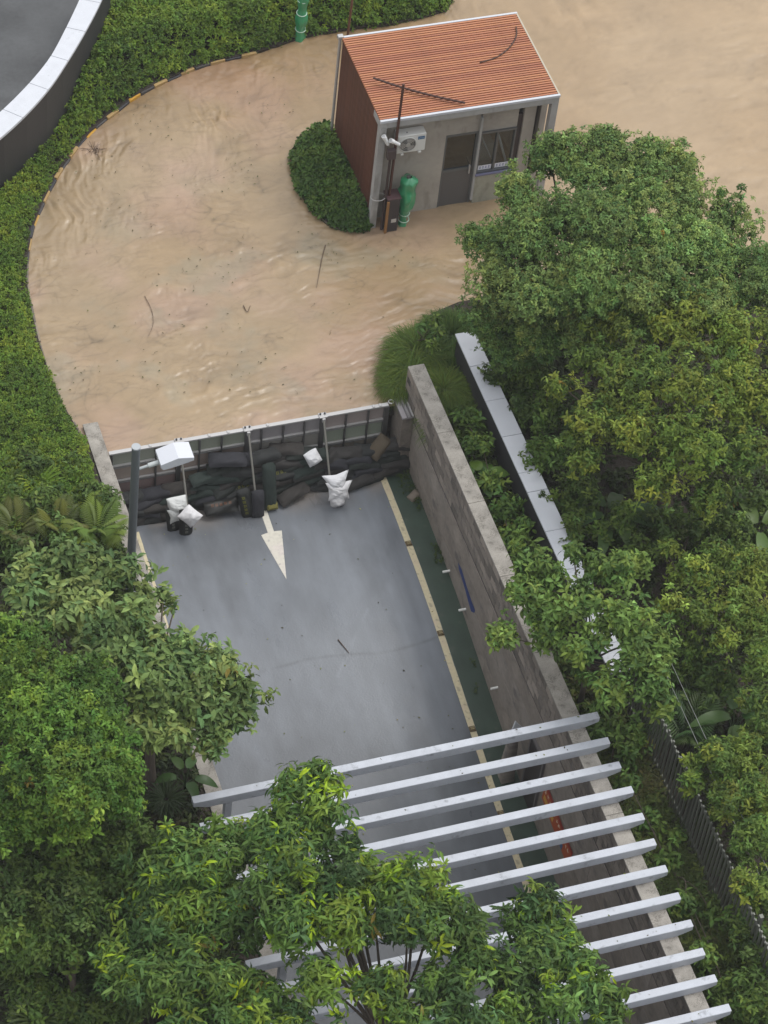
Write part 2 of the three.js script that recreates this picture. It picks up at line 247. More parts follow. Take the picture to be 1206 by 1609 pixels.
// ------------------------------------------------------------------ concrete walls of the ramp
{
  const w = thing('retaining_wall', 'tall weathered grey concrete wall along the right side of the ramp', 'wall');
  const x0 = 6.675, x1 = 7.03, z0 = -0.17, z1 = 17.8;
  // cast lower part in panels, a recessed joint, then courses of blocks and a weathered top
  let z = z0, i = 0;
  while (z < z1) { const e = Math.min(z1, z + 3.0); for (const [ya, yb, q] of [[-0.66, -0.11, 0], [-1.22, -0.668, 1], [-1.78, -1.228, 2], [-5.2, -1.788, 3]]) mesh('cast_panel', boxUV(span(x0 + 0.002 * (q % 2), x1, ya, yb, z + 0.004, e - 0.004).translate(0, q * 1.3, i * 0.7), 0.45).translate(0, -q * 1.3, -i * 0.7), [M.concrete, M.blockVar[2], M.blockVar[4], M.concrete][(i + q) % 4], w); z = e; i++; }
  mesh('joint_bed', span(x0 + 0.016, x1 - 0.01, -0.11, 0.955, z0 + 0.02, z1), M.joint, w);
  reseed(5);
  const H = 0.2, Lb = 0.4, variants = [0, 1, 2].map(v => boxUV(rspan(-0.004, 0.06, 0.01, H - 0.01, 0.007, Lb - 0.007, 0.006).translate(0, v * 3.1, v * 2.3), 0.45).translate(0, -v * 3.1, -v * 2.3));
  for (let r = 0; r < 5; r++) for (let k = 0; k < 45; k++) {
    const zb = z0 + k * Lb + (r % 2 ? -Lb / 2 : 0); if (zb < z0 - 0.01 || zb > 17.4) continue;
    mesh('block', variants[Math.floor(rnd() * 3)], M.blockVar[Math.floor(rnd() * 5)], w, [x0 + 0.006 + R(-0.004, 0.004), -0.05 + r * H, zb]);
  }
  mesh('end_face', boxUV(span(x0, x1, -5.2, 0.955, z0 - 0.03, z0), 0.45), M.concrete, w);
  for (let k = 0; k < 9; k++) { // top slab cast in lengths
    const a = k ? z0 - 0.03 + k * 2.02 : z0 - 0.03, b = Math.min(z1, z0 - 0.03 + (k + 1) * 2.02 - 0.006);
    mesh('top_slab', boxUV(rspan(x0 - 0.008, x1 + 0.008, 0.957, 1.0, a, b, 0.012), 0.7), M.coping, w);
  }
  const blueG = new THREE.ShapeGeometry(new THREE.Shape([[3.82, -0.93], [4.05, -0.9], [4.4, -1.02], [4.72, -1.1], [5.0, -1.13], [4.98, -1.24], [4.82, -1.38], [4.6, -1.3], [4.35, -1.18], [4.1, -1.1], [3.9, -1.05]].map(p => new THREE.Vector2(-p[0], p[1])))).rotateY(Math.PI / 2).translate(x0 - 0.004, 0, 0);
  // shape x = -z: turn so that it lies on the wall face
  mesh('paint_mark', blueG, std([0.02, 0.04, 0.16], 0.7), w);
  for (const [yy, zz] of [[-1.62, 3.47], [-1.63, 4.55], [-1.7, 6.65]]) mesh('drain_stub', new THREE.CylinderGeometry(0.028, 0.028, 0.2, 10).rotateZ(Math.PI / 2).translate(x0 - 0.06, yy, zz), std([0.75, 0.75, 0.72], 0.5), w);

  const l = thing('retaining_wall', 'low weathered concrete wall along the left side of the ramp', 'wall');
  mesh('wall_body', boxUV(span(-0.33, -0.015, -5.2, 0.055, -0.95, 17.8), 0.45), M.concreteDark, l);
  for (let k = 0; k < 6; k++) mesh('top_slab', boxUV(rspan(-0.34, -0.005, 0.056, 0.1, -0.955 + k * 3, -0.955 + k * 3 + 2.994, 0.012), 0.7), M.coping, l);
}
struct('ramp_threshold', span(-0.3, 6.9, -5, -1.58, -2, -0.3), M.concreteDark);

// pier and dark steel door against the wall under the pergola, and the banner
{
  const p = thing('wall_pier', 'pale concrete pier with a white triangular cap under the first pergola beam', 'pier', [6.4, 0, 8.25]);
  const g = new THREE.CylinderGeometry(0.1, 0.2, 1.6, 4, 1).rotateY(Math.PI / 4); mesh('shaft', boxUV(g, 0.5), M.concrete, p, [0, -1.85, 0]);
  const tri = new THREE.ExtrudeGeometry(new THREE.Shape([[0, 0], [0.34, 0], [0.06, 0.42]].map(q => new THREE.Vector2(...q))), { depth: 0.03, bevelEnabled: true, bevelSize: 0.005, bevelThickness: 0.005, bevelSegments: 1 }); mesh('triangular_cap', tri, std([0.62, 0.64, 0.68], 0.5), p, [-0.1, -1.08, 0.0]);
  const d = thing('steel_door', 'dark brown steel door in the ramp wall beside the pale pier', 'door', [6.66, 0, 8.9]);
  mesh('leaf', rbox(0.05, 1.85, 0.62, 0.008), std([0.035, 0.028, 0.027], 0.5, { metalness: 0.2 }), d, [0, -1.83, 0]); mesh('frame', merge([box(0.07, 1.95, 0.06, 0, -1.8, -0.345), box(0.07, 1.95, 0.06, 0, -1.8, 0.345), box(0.07, 0.07, 0.63, 0, -0.86, 0)]), std([0.12, 0.11, 0.11], 0.5), d);
  mesh('handle', new THREE.CylinderGeometry(0.012, 0.012, 0.16, 8), M.steelBright, d, [-0.05, -1.85, 0.22]);
  const cv = document.createElement('canvas'); cv.width = 512; cv.height = 160; const x = cv.getContext('2d');
  x.fillStyle = '#b8501c'; x.fillRect(0, 0, 512, 160); x.fillStyle = '#a02a1c'; x.fillRect(0, 0, 512, 34); x.fillStyle = '#3a5a8a'; x.fillRect(300, 110, 90, 50); x.fillStyle = '#d8a038'; x.fillRect(20, 96, 180, 44);
  x.strokeStyle = '#e8d8c0'; x.lineWidth = 7; reseed(77);
  for (let i = 0; i < 11; i++) { const cx = 26 + i * 43, cy = 64; for (let q = 0; q < 4; q++) { x.beginPath(); x.moveTo(cx + R(-14, 14), cy + R(-18, 18)); x.lineTo(cx + R(-14, 14), cy + R(-18, 18)); x.stroke(); } }
  const t = new THREE.CanvasTexture(cv); t.colorSpace = THREE.SRGBColorSpace;
  const b = tag(mesh('banner', new THREE.PlaneGeometry(1.62, 0.6).rotateY(-Math.PI / 2), std([0.8, 0.8, 0.8], 0.6, { map: t }), scene, [6.655, -1.6, 10.28], [0.12, 0, 0]), 'orange and red printed banner fixed to the ramp wall under the pergola', 'banner');
}
// ------------------------------------------------------------------ pergola over the ramp
{
  const p = thing('pergola', 'row of pale grey concrete pergola beams spanning the ramp in front', 'pergola');
  const L = 8.16, h = 0.21, wd = 0.165;
  const s = new THREE.Shape([[0, h], [0, 0.1], [0.28, 0], [L - 0.28, 0], [L, 0.1], [L, h]].map(q => new THREE.Vector2(...q)));
  reseed(13);
  for (let k = 0; k < 13; k++) {
    const g = new THREE.ExtrudeGeometry(s, { depth: wd - 0.02, bevelEnabled: true, bevelSize: 0.008, bevelThickness: 0.01, bevelSegments: 1 }).translate(0, -h, 0.01);
    g.translate(k * 1.7, k * 0.6, k * 0.9); const q = boxUV(g, 0.6); q.translate(-k * 1.7, -k * 0.6, -k * 0.9);
    const z = 9.685 + k * 0.614; mesh('beam', q, M.beam, p, [-0.86 + R(-0.015, 0.015), 1.22, z], [0, R(-0.002, 0.002), R(-0.0015, 0.0015)]);
    if (k % 3 === 0) mesh('post', boxUV(rspan(-0.24, -0.1, 0.09, 1.015, z + 0.01, z + 0.15)), M.beam, p);
  }
}
// ------------------------------------------------------------------ white coped planter wall and picket fence on the right
{
  const w = thing('planter_wall', 'straight dark tiled wall with a white stone coping right of the ramp', 'wall');
  mesh('wall_body', boxUV(span(8.03, 8.39, -0.3, 0.945, -0.86, 8.7)), M.darkTile, w);
  let z = -0.9; const lens = [1.02, 1.05, 1.06, 1.06, 0.55, 1.1, 1.06, 1.06, 0.95, 0.72]; let i = 0;
  reseed(3);
  while (z < 8.7) { const d = lens[i % 10]; mesh('coping_slab', boxUV(rspan(7.985, 8.44, 0.947, 1.0, z + 0.004, z + d - 0.006, 0.008).translate(i * 2.2, 0, i * 1.7), 0.5).translate(-i * 2.2, R(-0.003, 0.003), -i * 1.7), M.white, w); z += d; i++; }
  const f = thing('picket_fence', 'dark metal fence of slim upright bars beyond the pergola on the right', 'fence');
  const bar = merge([box(0.03, 1.5, 0.05, 0, 0.75, 0)]), fm = std([0.15, 0.155, 0.135], 0.5, { metalness: 0.4 });
  for (let k = 0; k < 72; k++) mesh('bar', bar, fm, f, [8.37, 0.06, 9.0 + k * 0.13], [0, 0, R(-0.012, 0.012)]);
  for (const y of [0.22, 1.36]) mesh('rail', span(8.385, 8.42, y, y + 0.04, 8.85, 18.4), fm, f);
  for (let k = 0; k < 4; k++) mesh('post', rspan(8.42, 8.5, 0, 1.62, 8.85 + k * 3.1, 8.94 + k * 3.1), fm, f);
  for (const [dx, y] of [[0.25, 1.75], [0.45, 1.75]]) { const a = V3(8.5 + dx, y, 8.6), b = V3(8.5 + dx, y - 0.1, 13), c = V3(8.5 + dx, y, 18); tag(mesh('cable', new THREE.TubeGeometry(new THREE.CatmullRomCurve3([a, b, c]), 20, 0.007, 5), std([0.2, 0.21, 0.2], 0.5)), dx < 0.3 ? 'thin grey cable strung just above the picket fence' : 'thin grey cable strung farther right of the picket fence', 'cable'); }
}
// ------------------------------------------------------------------ curved coped wall and road, top left
{
  const OUT = [[2.9, -13.3], [2.36, -12.31], [1.77, -11.31], [1.23, -10.47], [0.63, -9.76], [-0.31, -8.85], [-1.4, -8.0], [-2.9, -7.1]], IN = [[3.35, -13.1], [2.84, -12.15], [2.15, -11.06], [1.53, -10.17], [0.91, -9.36], [0.0, -8.43], [-1.1, -7.55], [-2.6, -6.65]];
  const co = new THREE.CatmullRomCurve3(OUT.map(p => V3(p[0], 0, p[1]))), ci = new THREE.CatmullRomCurve3(IN.map(p => V3(p[0], 0, p[1])));
  const w = thing('curved_wall', 'curved dark tiled wall with a broad white coping at the top left', 'wall');
  const piece = (t0, t1, inset, y0, y1) => { const a = [], b = []; for (let i = 0; i <= 5; i++) { const t = mix(t0, t1, i / 5), o = co.getPointAt(t), q = ci.getPointAt(t); a.push([mix(o.x, q.x, inset), mix(o.z, q.z, inset)]); b.unshift([mix(q.x, o.x, inset), mix(q.z, o.z, inset)]); } return slab([...a, ...b], y0, y1); };
  mesh('wall_body', piece(0, 0.5, 0.06, -0.3, 2.03), M.darkTile, w); mesh('wall_body', piece(0.5, 1, 0.06, -0.3, 2.03), M.darkTile, w);
  for (let k = 0; k < 8; k++) mesh('coping_slab', piece(k / 8 + 0.0008, (k + 1) / 8 - 0.0008, 0, 2.032, 2.1), M.white, w);
  const roadTex = tex(512, (u, v) => { const k = 1 + 0.9 * tile(u, v, 5, 3.1, 5) + 0.4 * tile(u, v, 50, 7.7, 2); return [0.055 * k, 0.057 * k, 0.06 * k]; }); roadTex.repeat.set(0.2, 0.2);
  struct('upper_road', slab([...OUT.map(p => [p[0] - 0.05, p[1] - 0.02]), [-30, -7], [-30, -40], [3, -40]], 0.3, 0.9), std([1, 1, 1], 0.45, { map: roadTex }));
}
// ------------------------------------------------------------------ floodgate, struts
{
  const g = thing('floodgate', 'steel panel floodgate across the top of the ramp holding back brown water', 'floodgate');
  const xs = [0.0, 1.53, 3.05, 4.74, 6.22]; reseed(8);
  for (let i = 0; i < 4; i++) for (const [a, b, m] of [[-0.29, 0.1, 0], [-0.77, -0.31, 1], [-1.54, -0.79, 2]]) mesh('panel', boxUV(rspan(xs[i] + 0.02, xs[i + 1] - 0.02, a, b, -0.03, 0.0 - 0.004 * m, 0.004)), std([0.31 + R(-0.06, 0.06), 0.275 + R(-0.03, 0.03), 0.25 + R(-0.03, 0.03)], 0.5, { metalness: 0.2, bumpMap: grain, bumpScale: 0.003 }), g);
  mesh('top_rail', rspan(0.0, 6.24, 0.085, 0.125, -0.045, 0.05, 0.006), M.steelBright, g);
  for (const y of [-0.32, -0.81]) for (let i = 0; i < 4; i++) { mesh('rail', rspan(xs[i] + 0.05, xs[i + 1] - 0.05, y, y + 0.035, 0.0, 0.05, 0.004), M.steelBright, g); mesh('rail', rspan(xs[i] + 0.05, xs[i + 1] - 0.05, y - 0.06, y - 0.028, 0.0, 0.045, 0.004), M.steel, g); }
  for (const x of [0.06, 1.03, 1.99, 2.48, 3.37, 3.86, 4.34, 5.28, 5.79]) mesh('stiffener', rspan(x - 0.018, x + 0.018, -1.5, 0.084, 0.0, 0.06, 0.004), M.steelDark, g);
  for (const x of [xs[1], xs[2], xs[3], 6.2]) mesh('post', rspan(x - 0.055, x + 0.055, -1.55, 0.1, -0.05, 0.065, 0.006), M.steelDark, g);
  for (const x of [xs[1], xs[2], xs[3]]) {
    const c = mesh('clamp', merge([rspan(x - 0.09, x + 0.09, 0.126, 0.15, -0.06, 0.09, 0.006), rspan(x - 0.035, x + 0.035, 0.02, 0.13, 0.065, 0.13, 0.006)]), M.steelBright, g);
    for (const s of [-1, 1]) mesh('bolt', new THREE.CylinderGeometry(0.022, 0.022, 0.03, 8).translate(x + s * 0.05, 0.163, -0.01), M.black, c);
    mesh('strut', rod(V3(x, 0.08, 0.11), V3(x + 0.01, -1.5, 1.06), 0.024), std([0.3, 0.29, 0.26], 0.45, { metalness: 0.5 }), g);
  }
  for (const x of [0.9, 2.2, 2.62, 3.5, 5.9, 6.05]) mesh('clip', rspan(x - 0.025, x + 0.025, 0.127, 0.145, -0.035, 0.04, 0.004), M.steelBright, g);
  mesh('ring', new THREE.TorusGeometry(0.055, 0.017, 8, 18).rotateX(Math.PI / 2).translate(6.31, 0.14, -0.03), M.steelBright, g);
  const p = thing('gate_pillar', 'square concrete pillar with a ribbed metal cap at the right end of the floodgate', 'pillar', [6.54, 0, 0.18]);
  mesh('shaft', boxUV(box(0.25, 1.75, 0.6, 0, -0.8, 0)), M.concreteDark, p);
  mesh('cap', rbox(0.27, 0.05, 0.63, 0.008), std([0.3, 0.28, 0.29], 0.5, { metalness: 0.4 }), p, [0, 0.1, 0]);
  for (const [x, m, wd] of [[-0.02, M.steelDark, 0.02], [0.03, M.steel, 0.025], [0.07, M.steelDark, 0.02], [0.115, M.steelBright, 0.025]]) mesh('rib', rbox(wd, 0.03, 0.62, 0.006), m, p, [x, 0.135, 0]);
}
// ------------------------------------------------------------------ sandbags
function pillow(L, W, T, k, n = 14, m = 9, sag = 0.3) { // woven sack: two skins meeting at a flat seam with drawn-out corners
  const P = [], U = [], I = [];
  for (const s of [1, -1]) for (let j = 0; j <= m; j++) for (let i = 0; i <= n; i++) {
    const u = i / n * 2 - 1, v = j / m * 2 - 1, e = Math.pow(1 - u * u, 0.38) * Math.pow(1 - v * v, 0.42);
    const pinch = 1 - 0.1 * (1 - Math.abs(u)) * Math.abs(v) * 0, px = u * L / 2 * (1 - 0.1 * (1 - v * v) * Math.abs(u) ** 3 * -0.6), pz = v * W / 2 * (1 - 0.12 * Math.pow(Math.abs(u), 4) * (1 - Math.abs(v)));
    const wr = e * (0.26 * fbm(u * 2.2 + k * 7, v * 2.2, s * 3 + k, 3) + 0.14 * N.noise(u * 8 + k, v * 4, k * 2.1));
    P.push(px, s * T / 2 * (e + wr) * (s < 0 ? 0.8 : 1) + sag * T * 0.4 * N.noise(u * 1.3 + k * 3, v, k), pz); U.push((u + 1) / 2, s > 0 ? (v + 1) / 2 : 0.02);
  }
  const S = (n + 1) * (m + 1);
  for (let s = 0; s < 2; s++) for (let j = 0; j < m; j++) for (let i = 0; i < n; i++) { const a = s * S + j * (n + 1) + i, b = a + n + 1; s ? I.push(a, a + 1, b, a + 1, b + 1, b) : I.push(a, b, a + 1, a + 1, b, b + 1); }
  const g = new THREE.BufferGeometry(); g.setAttribute('position', new THREE.Float32BufferAttribute(P, 3)); g.setAttribute('uv', new THREE.Float32BufferAttribute(U, 2)); g.setIndex(I); g.computeVertexNormals(); return g;
}
{
  const weave = tex(256, (u, v) => 0.5 + 0.25 * Math.sin(u * 256 * 0.9) * Math.sin(v * 256 * 0.9) + 0.5 * tile(u, v, 10, 4.2, 4), false);
  const letter = (bg, fg, y) => { // a row of blocky painted characters, as faded as on the bags
    const cv = document.createElement('canvas'); cv.width = 256; cv.height = 128; const x = cv.getContext('2d'); x.fillStyle = bg; x.fillRect(0, 0, 256, 128); x.strokeStyle = fg; x.lineWidth = 4;
    for (let i = 0; i < 5; i++) { const cx = 60 + i * 34; for (let q = 0; q < 3; q++) { x.beginPath(); x.moveTo(cx - 11, y - 11 + q * 10 + R(-3, 3)); x.lineTo(cx + 11, y - 11 + q * 10 + R(-3, 3)); x.stroke(); } for (let q = 0; q < 2; q++) { x.beginPath(); x.moveTo(cx - 7 + q * 13, y - 14); x.lineTo(cx - 7 + q * 13 + R(-4, 4), y + 13); x.stroke(); } }
    const t = new THREE.CanvasTexture(cv); t.colorSpace = THREE.SRGBColorSpace; return t;
  };
  reseed(19);
  const bm = [[0.017, 0.018, 0.018], [0.024, 0.022, 0.021], [0.014, 0.021, 0.018], [0.024, 0.021, 0.019], [0.017, 0.017, 0.021], [0.012, 0.015, 0.013]].map(c => std(c.map(v => v * 1.5), 0.85, { bumpMap: weave, bumpScale: 0.006 }));
  const lm = ['#7e7e1c', '#8c8628', '#6e6e2c'].map((c, i) => std([0.75, 0.75, 0.75], 0.6, { map: letter(['#222423', '#282825', '#1f2521'][i], c, 84), bumpMap: weave, bumpScale: 0.006 }));
  const om = std([0.75, 0.75, 0.75], 0.6, { map: letter('#262624', '#70452a', 84) }), gm = std([0.75, 0.75, 0.75], 0.6, { map: letter('#222321', '#86867c', 70) });
  const geos = [0, 1, 2, 3, 4, 5].map(k => pillow(0.72, 0.31, 0.17, k + 1, 18, 9, 0.9));
  const bag = (mat, pos, rot, label, group, geo = geos[Math.floor(rnd() * 6)], cat = 'sandbag', name = 'sandbag') => { if (!geo) geo = geos[2]; const b = mesh(name, geo, mat, scene, pos, rot); tag(b, label, cat, group); return b; };
  const GL = 'black sandbag lying in the pile along the foot of the floodgate', GG = 'black sandbags piled against the floodgate';
  // pile height along the gate
  const top = x => x < 1.9 ? -0.93 : x < 2.3 ? mix(-0.93, -0.5, (x - 1.9) / 0.4) : x < 4.3 ? -0.5 : x < 4.9 ? mix(-0.5, -0.72, (x - 4.3) / 0.6) : -0.78;
  const lettered = { '1_3': 1, '2_4': 0, '3_4': 1, '2_2': 0, '3_3': 2, '1_5': 2, '4_6': 0, '3_6': 1 };
  for (let r = 0; r < 12; r++) {
    const y = -1.48 + r * 0.118; let x = 0.36 + (r % 2 ? 0.32 : 0) + R(-0.08, 0.08), k = 0;
    while (x < 6.5) {
      if (y < top(x) && !(x > 2.85 && x < 3.25 && r < 4)) {
        const mk = r + '_' + k, m = mk in lettered ? lm[lettered[mk]] : bm[Math.floor(rnd() * 6)];
        bag(m, [x, y + R(-0.02, 0.02), 0.58 - r * 0.042 + R(-0.06, 0.06)], [0.42 + R(-0.2, 0.25), R(-0.26, 0.26), R(-0.14, 0.14)], mk in lettered ? 'black sandbag with yellow lettering in the pile, ' + (x < 2 ? 'behind the grey lamp pole' : x < 3 ? 'left of the middle strut' : x < 4 ? 'right of the middle strut' : x < 5 ? 'behind the white sack trio' : 'left of the gate pillar') + (r < 3 ? ', low down' : ', higher up') : `${['plain black', 'charcoal', 'green black', 'brownish black', 'blue black', 'deep black'][bm.indexOf(m)]} sandbag in the ${r < 2 ? 'bottom courses' : r < 4 ? 'middle courses' : 'upper courses'} of the floodgate pile, ${x < 1.1 ? 'at its left end' : x < 1.9 ? 'behind the white sack pair' : x < 2.9 ? 'left of the middle strut' : x < 3.8 ? 'right of the middle strut' : x < 4.5 ? 'left of the sack trio' : x < 5.3 ? 'behind the white sack trio' : 'near the gate pillar'}`, mk in lettered ? 'lettered sandbags in the pile' : GG);
      }
      x += R(0.5, 0.68); k++;
    }
  }
  // a few thrown askew in front of the stack
  bag(bm[3], [3.95, -1.36, 0.78], [0.3, 0.35, 0.12], 'dark sandbag slumped askew at the pile foot just right of the arrow');
  bag(bm[1], [5.45, -1.4, 0.72], [0.3, 0.22, 0.06], 'dark sandbag slanting at the pile foot left of the cream line');
  bag(om, [2.3, -1.32, 0.82], [0.5, -0.02, 0.04], 'dark sandbag with orange lettering at the pile foot left of the arrow');
  bag(bm[4], [2.55, -0.42, 0.3], [0.3, -0.2, 0.04], 'bluish black sandbag lying highest in the pile beside the middle gate post', null, pillow(0.8, 0.36, 0.26, 3.7));
  bag(std([0.1, 0.078, 0.052], 0.85, { bumpMap: weave, bumpScale: 0.006 }), [6.0, -0.86, 0.34], [0.6, 0.7, 0.2], 'brown sandbag wedged beside the gate pillar on the pile', null, pillow(0.55, 0.34, 0.24, 9.1));
  // bags stood on end round the middle strut foot
  const upright = new THREE.Matrix4().makeBasis(V3(0, 1, 0), V3(0, 0, 1), V3(1, 0, 0));
  const up = (mat, x, z, y, ry, lean, label, geo, turn = 0) => { const b = bag(mat, [x, y, z], [0, 0, 0], label, null, geo); b.quaternion.setFromEuler(new THREE.Euler(-lean, turn, ry, 'YXZ')).multiply(new THREE.Quaternion().setFromRotationMatrix(upright)); return b; };
  const ug = pillow(0.72, 0.3, 0.2, 4.4), ug2 = pillow(0.66, 0.28, 0.18, 6.4);
  up(lm[0], 2.83, 0.9, -1.25, 0.16, 0.35, 'black sandbag with yellow lettering stood on end left of the middle strut', ug);
  up(bm[4], 3.08, 0.98, -1.25, -0.04, 0.35, 'plain black sandbag stood on end against the middle strut foot', ug2);
  up(bm[2], 3.4, 0.74, -1.05, -0.03, 0.4, 'green black sandbag stood tall right of the middle strut', pillow(1.1, 0.3, 0.2, 5.2));
  bag(std([0.16, 0.145, 0.035], 0.75, { bumpMap: weave, bumpScale: 0.006 }), [3.42, -1.44, 0.95], [0.7, 0, 0], 'yellow and black sandbag end standing at the tail of the arrow', null, pillow(0.24, 0.18, 0.13, 2.9));
  up(gm, 1.18, 0.95, -1.27, 0.08, 0.22, 'black sandbag with pale marks stood on end under the folded white sack', ug2);
  up(gm, 1.44, 1.1, -1.28, -0.02, 0.2, 'black sandbag with pale lettering stood in front under the tilted white sack', ug);
  // white woven sacks
  const wm = [std([0.68, 0.68, 0.7], 0.65, { bumpMap: weave, bumpScale: 0.006 }), std([0.62, 0.63, 0.62], 0.65, { bumpMap: weave, bumpScale: 0.006 }), std([0.72, 0.71, 0.72], 0.65, { bumpMap: weave, bumpScale: 0.006 })];
  const flared = (L, W, T, k, fl = 0.22, taper = 0) => { const g = pillow(L, W, T, k, 20, 16), p = g.attributes.position; for (let i = 0; i < p.count; i++) { const u = p.getX(i) / L * 2, v = p.getZ(i) / W * 2, f = 1 + fl * Math.pow(Math.abs(u * v), 1.5), tp = 1 + taper * u; p.setX(i, p.getX(i) * f); p.setZ(i, p.getZ(i) * f * tp); p.setY(i, p.getY(i) * (1 - 0.25 * Math.abs(u) ** 3)); } g.computeVertexNormals(); return g; };
  const stand = (m, x, y, z, roll, lean, label, geo, turn = 0) => { const b = up(wm[m], x, z, y, roll, lean, label, geo, turn); b.name = numbered('white_sack'); b.userData.category = 'sack'; return b; };
  stand(1, 1.3, -0.93, 0.86, 0.05, 0.5, 'white sack folded over the strut foot beside the grey lamp pole', flared(0.36, 0.42, 0.26, 1.3, 0.05));
  stand(1, 1.22, -1.12, 0.98, 0.15, 0.3, 'small white sack tucked under the folded one behind the tilted sack', flared(0.3, 0.24, 0.14, 5.3));
  stand(2, 1.5, -1.02, 1.16, 0.72, 0.35, 'plump white sack tilted to a point on two upright black bags', flared(0.42, 0.36, 0.3, 2.3, 0.06));
  stand(0, 4.42, -0.62, 0.5, 0.4, 0.5, 'single rounded white sack lying on the pile by the right strut', flared(0.34, 0.32, 0.26, 3.3, 0.0));
  stand(0, 4.84, -0.99, 1.0, 0.06, 0.55, 'white sack with drawn out corners on top of the stacked trio by the right strut', flared(0.34, 0.4, 0.26, 4.3, 0.32, 0.18));
  stand(2, 4.87, -1.16, 1.1, -0.06, 0.45, 'white sack with a pointed corner in the middle of the stacked trio', flared(0.34, 0.42, 0.28, 6.3, 0.3, 0.12));
  stand(2, 4.85, -1.36, 1.12, 0.02, 0.15, 'tall white sack standing on the ramp under the other two by the right strut', flared(0.46, 0.36, 0.3, 7.3, 0.0, 0.14));
}
// road studs in the cream edge line
{
  const where = ['nearest the floodgate', 'second from the floodgate', 'third from the floodgate, before the pergola', 'seen between pergola beams'];
  [2.52, 4.8, 7.05, 9.55 - 0.55].forEach((z, i) => {
    const s = thing('road_stud', 'dark square road stud in the cream edge line, ' + where[i], 'road stud', [6.055, rampY(z) + 0.01, z], 0, 'road studs along the ramp edge line');
    mesh('body', new THREE.CylinderGeometry(0.075, 0.1, 0.03, 4, 1).rotateY(Math.PI / 4).translate(0, 0.015, 0), std([0.1, 0.07, 0.03], 0.6), s);
    mesh('reflector', merge([box(0.08, 0.012, 0.02, 0, 0.034, 0.02), box(0.08, 0.012, 0.02, 0, 0.034, -0.02)]), std([0.3, 0.24, 0.12], 0.4), s);
  });
}
// ------------------------------------------------------------------ lamp pole with gabled hood
{
  const l = thing('lamp_pole', 'grey steel pole with a white gabled lamp hood on a side arm', 'lamp', [-0.53, 0.07, 3.83]);
  const gm = std([0.14, 0.155, 0.165], 0.45, { metalness: 0.3, bumpMap: grain, bumpScale: 0.001 });
  mesh('pole', merge([new THREE.CylinderGeometry(0.082, 0.088, 4.5, 20).translate(0.0, 2.25, 0), new THREE.CylinderGeometry(0.15, 0.16, 0.03, 16).translate(0, 0.015, 0)]), gm, l).rotation.z = -0.01;
  mesh('pole_cap', new THREE.CylinderGeometry(0.088, 0.09, 0.03, 20), std([0.36, 0.38, 0.4], 0.5), l, [0.045, 4.51, 0]);
  mesh('arm', rod(V3(0.1, 3.86, 0), V3(0.55, 3.96, 0), 0.03, 0.026), std([0.4, 0.43, 0.44], 0.45), l); mesh('arm_joint', rod(V3(0.3, 3.905, 0), V3(0.5, 3.95, 0), 0.05, 0.05), std([0.45, 0.48, 0.48], 0.45), l);
  const hood = new THREE.Shape([[-0.38, -0.12], [0, 0], [0.34, -0.06], [0.34, -0.14], [0.02, -0.22], [-0.32, -0.28], [-0.38, -0.2]].map(p => new THREE.Vector2(...p)));
  const hm = mesh('hood', new THREE.ExtrudeGeometry(hood, { depth: 0.46, bevelEnabled: true, bevelSize: 0.006, bevelThickness: 0.006, bevelSegments: 1 }), std([0.55, 0.565, 0.61], 0.45), l, [0.84, 4.2, -0.21]); hm.scale.set(0.9, 0.95, 0.9);
  mesh('lens', rbox(0.5, 0.03, 0.34, 0.008), std([0.35, 0.45, 0.5], 0.2), hm, [0, -0.245, 0.23]);
}
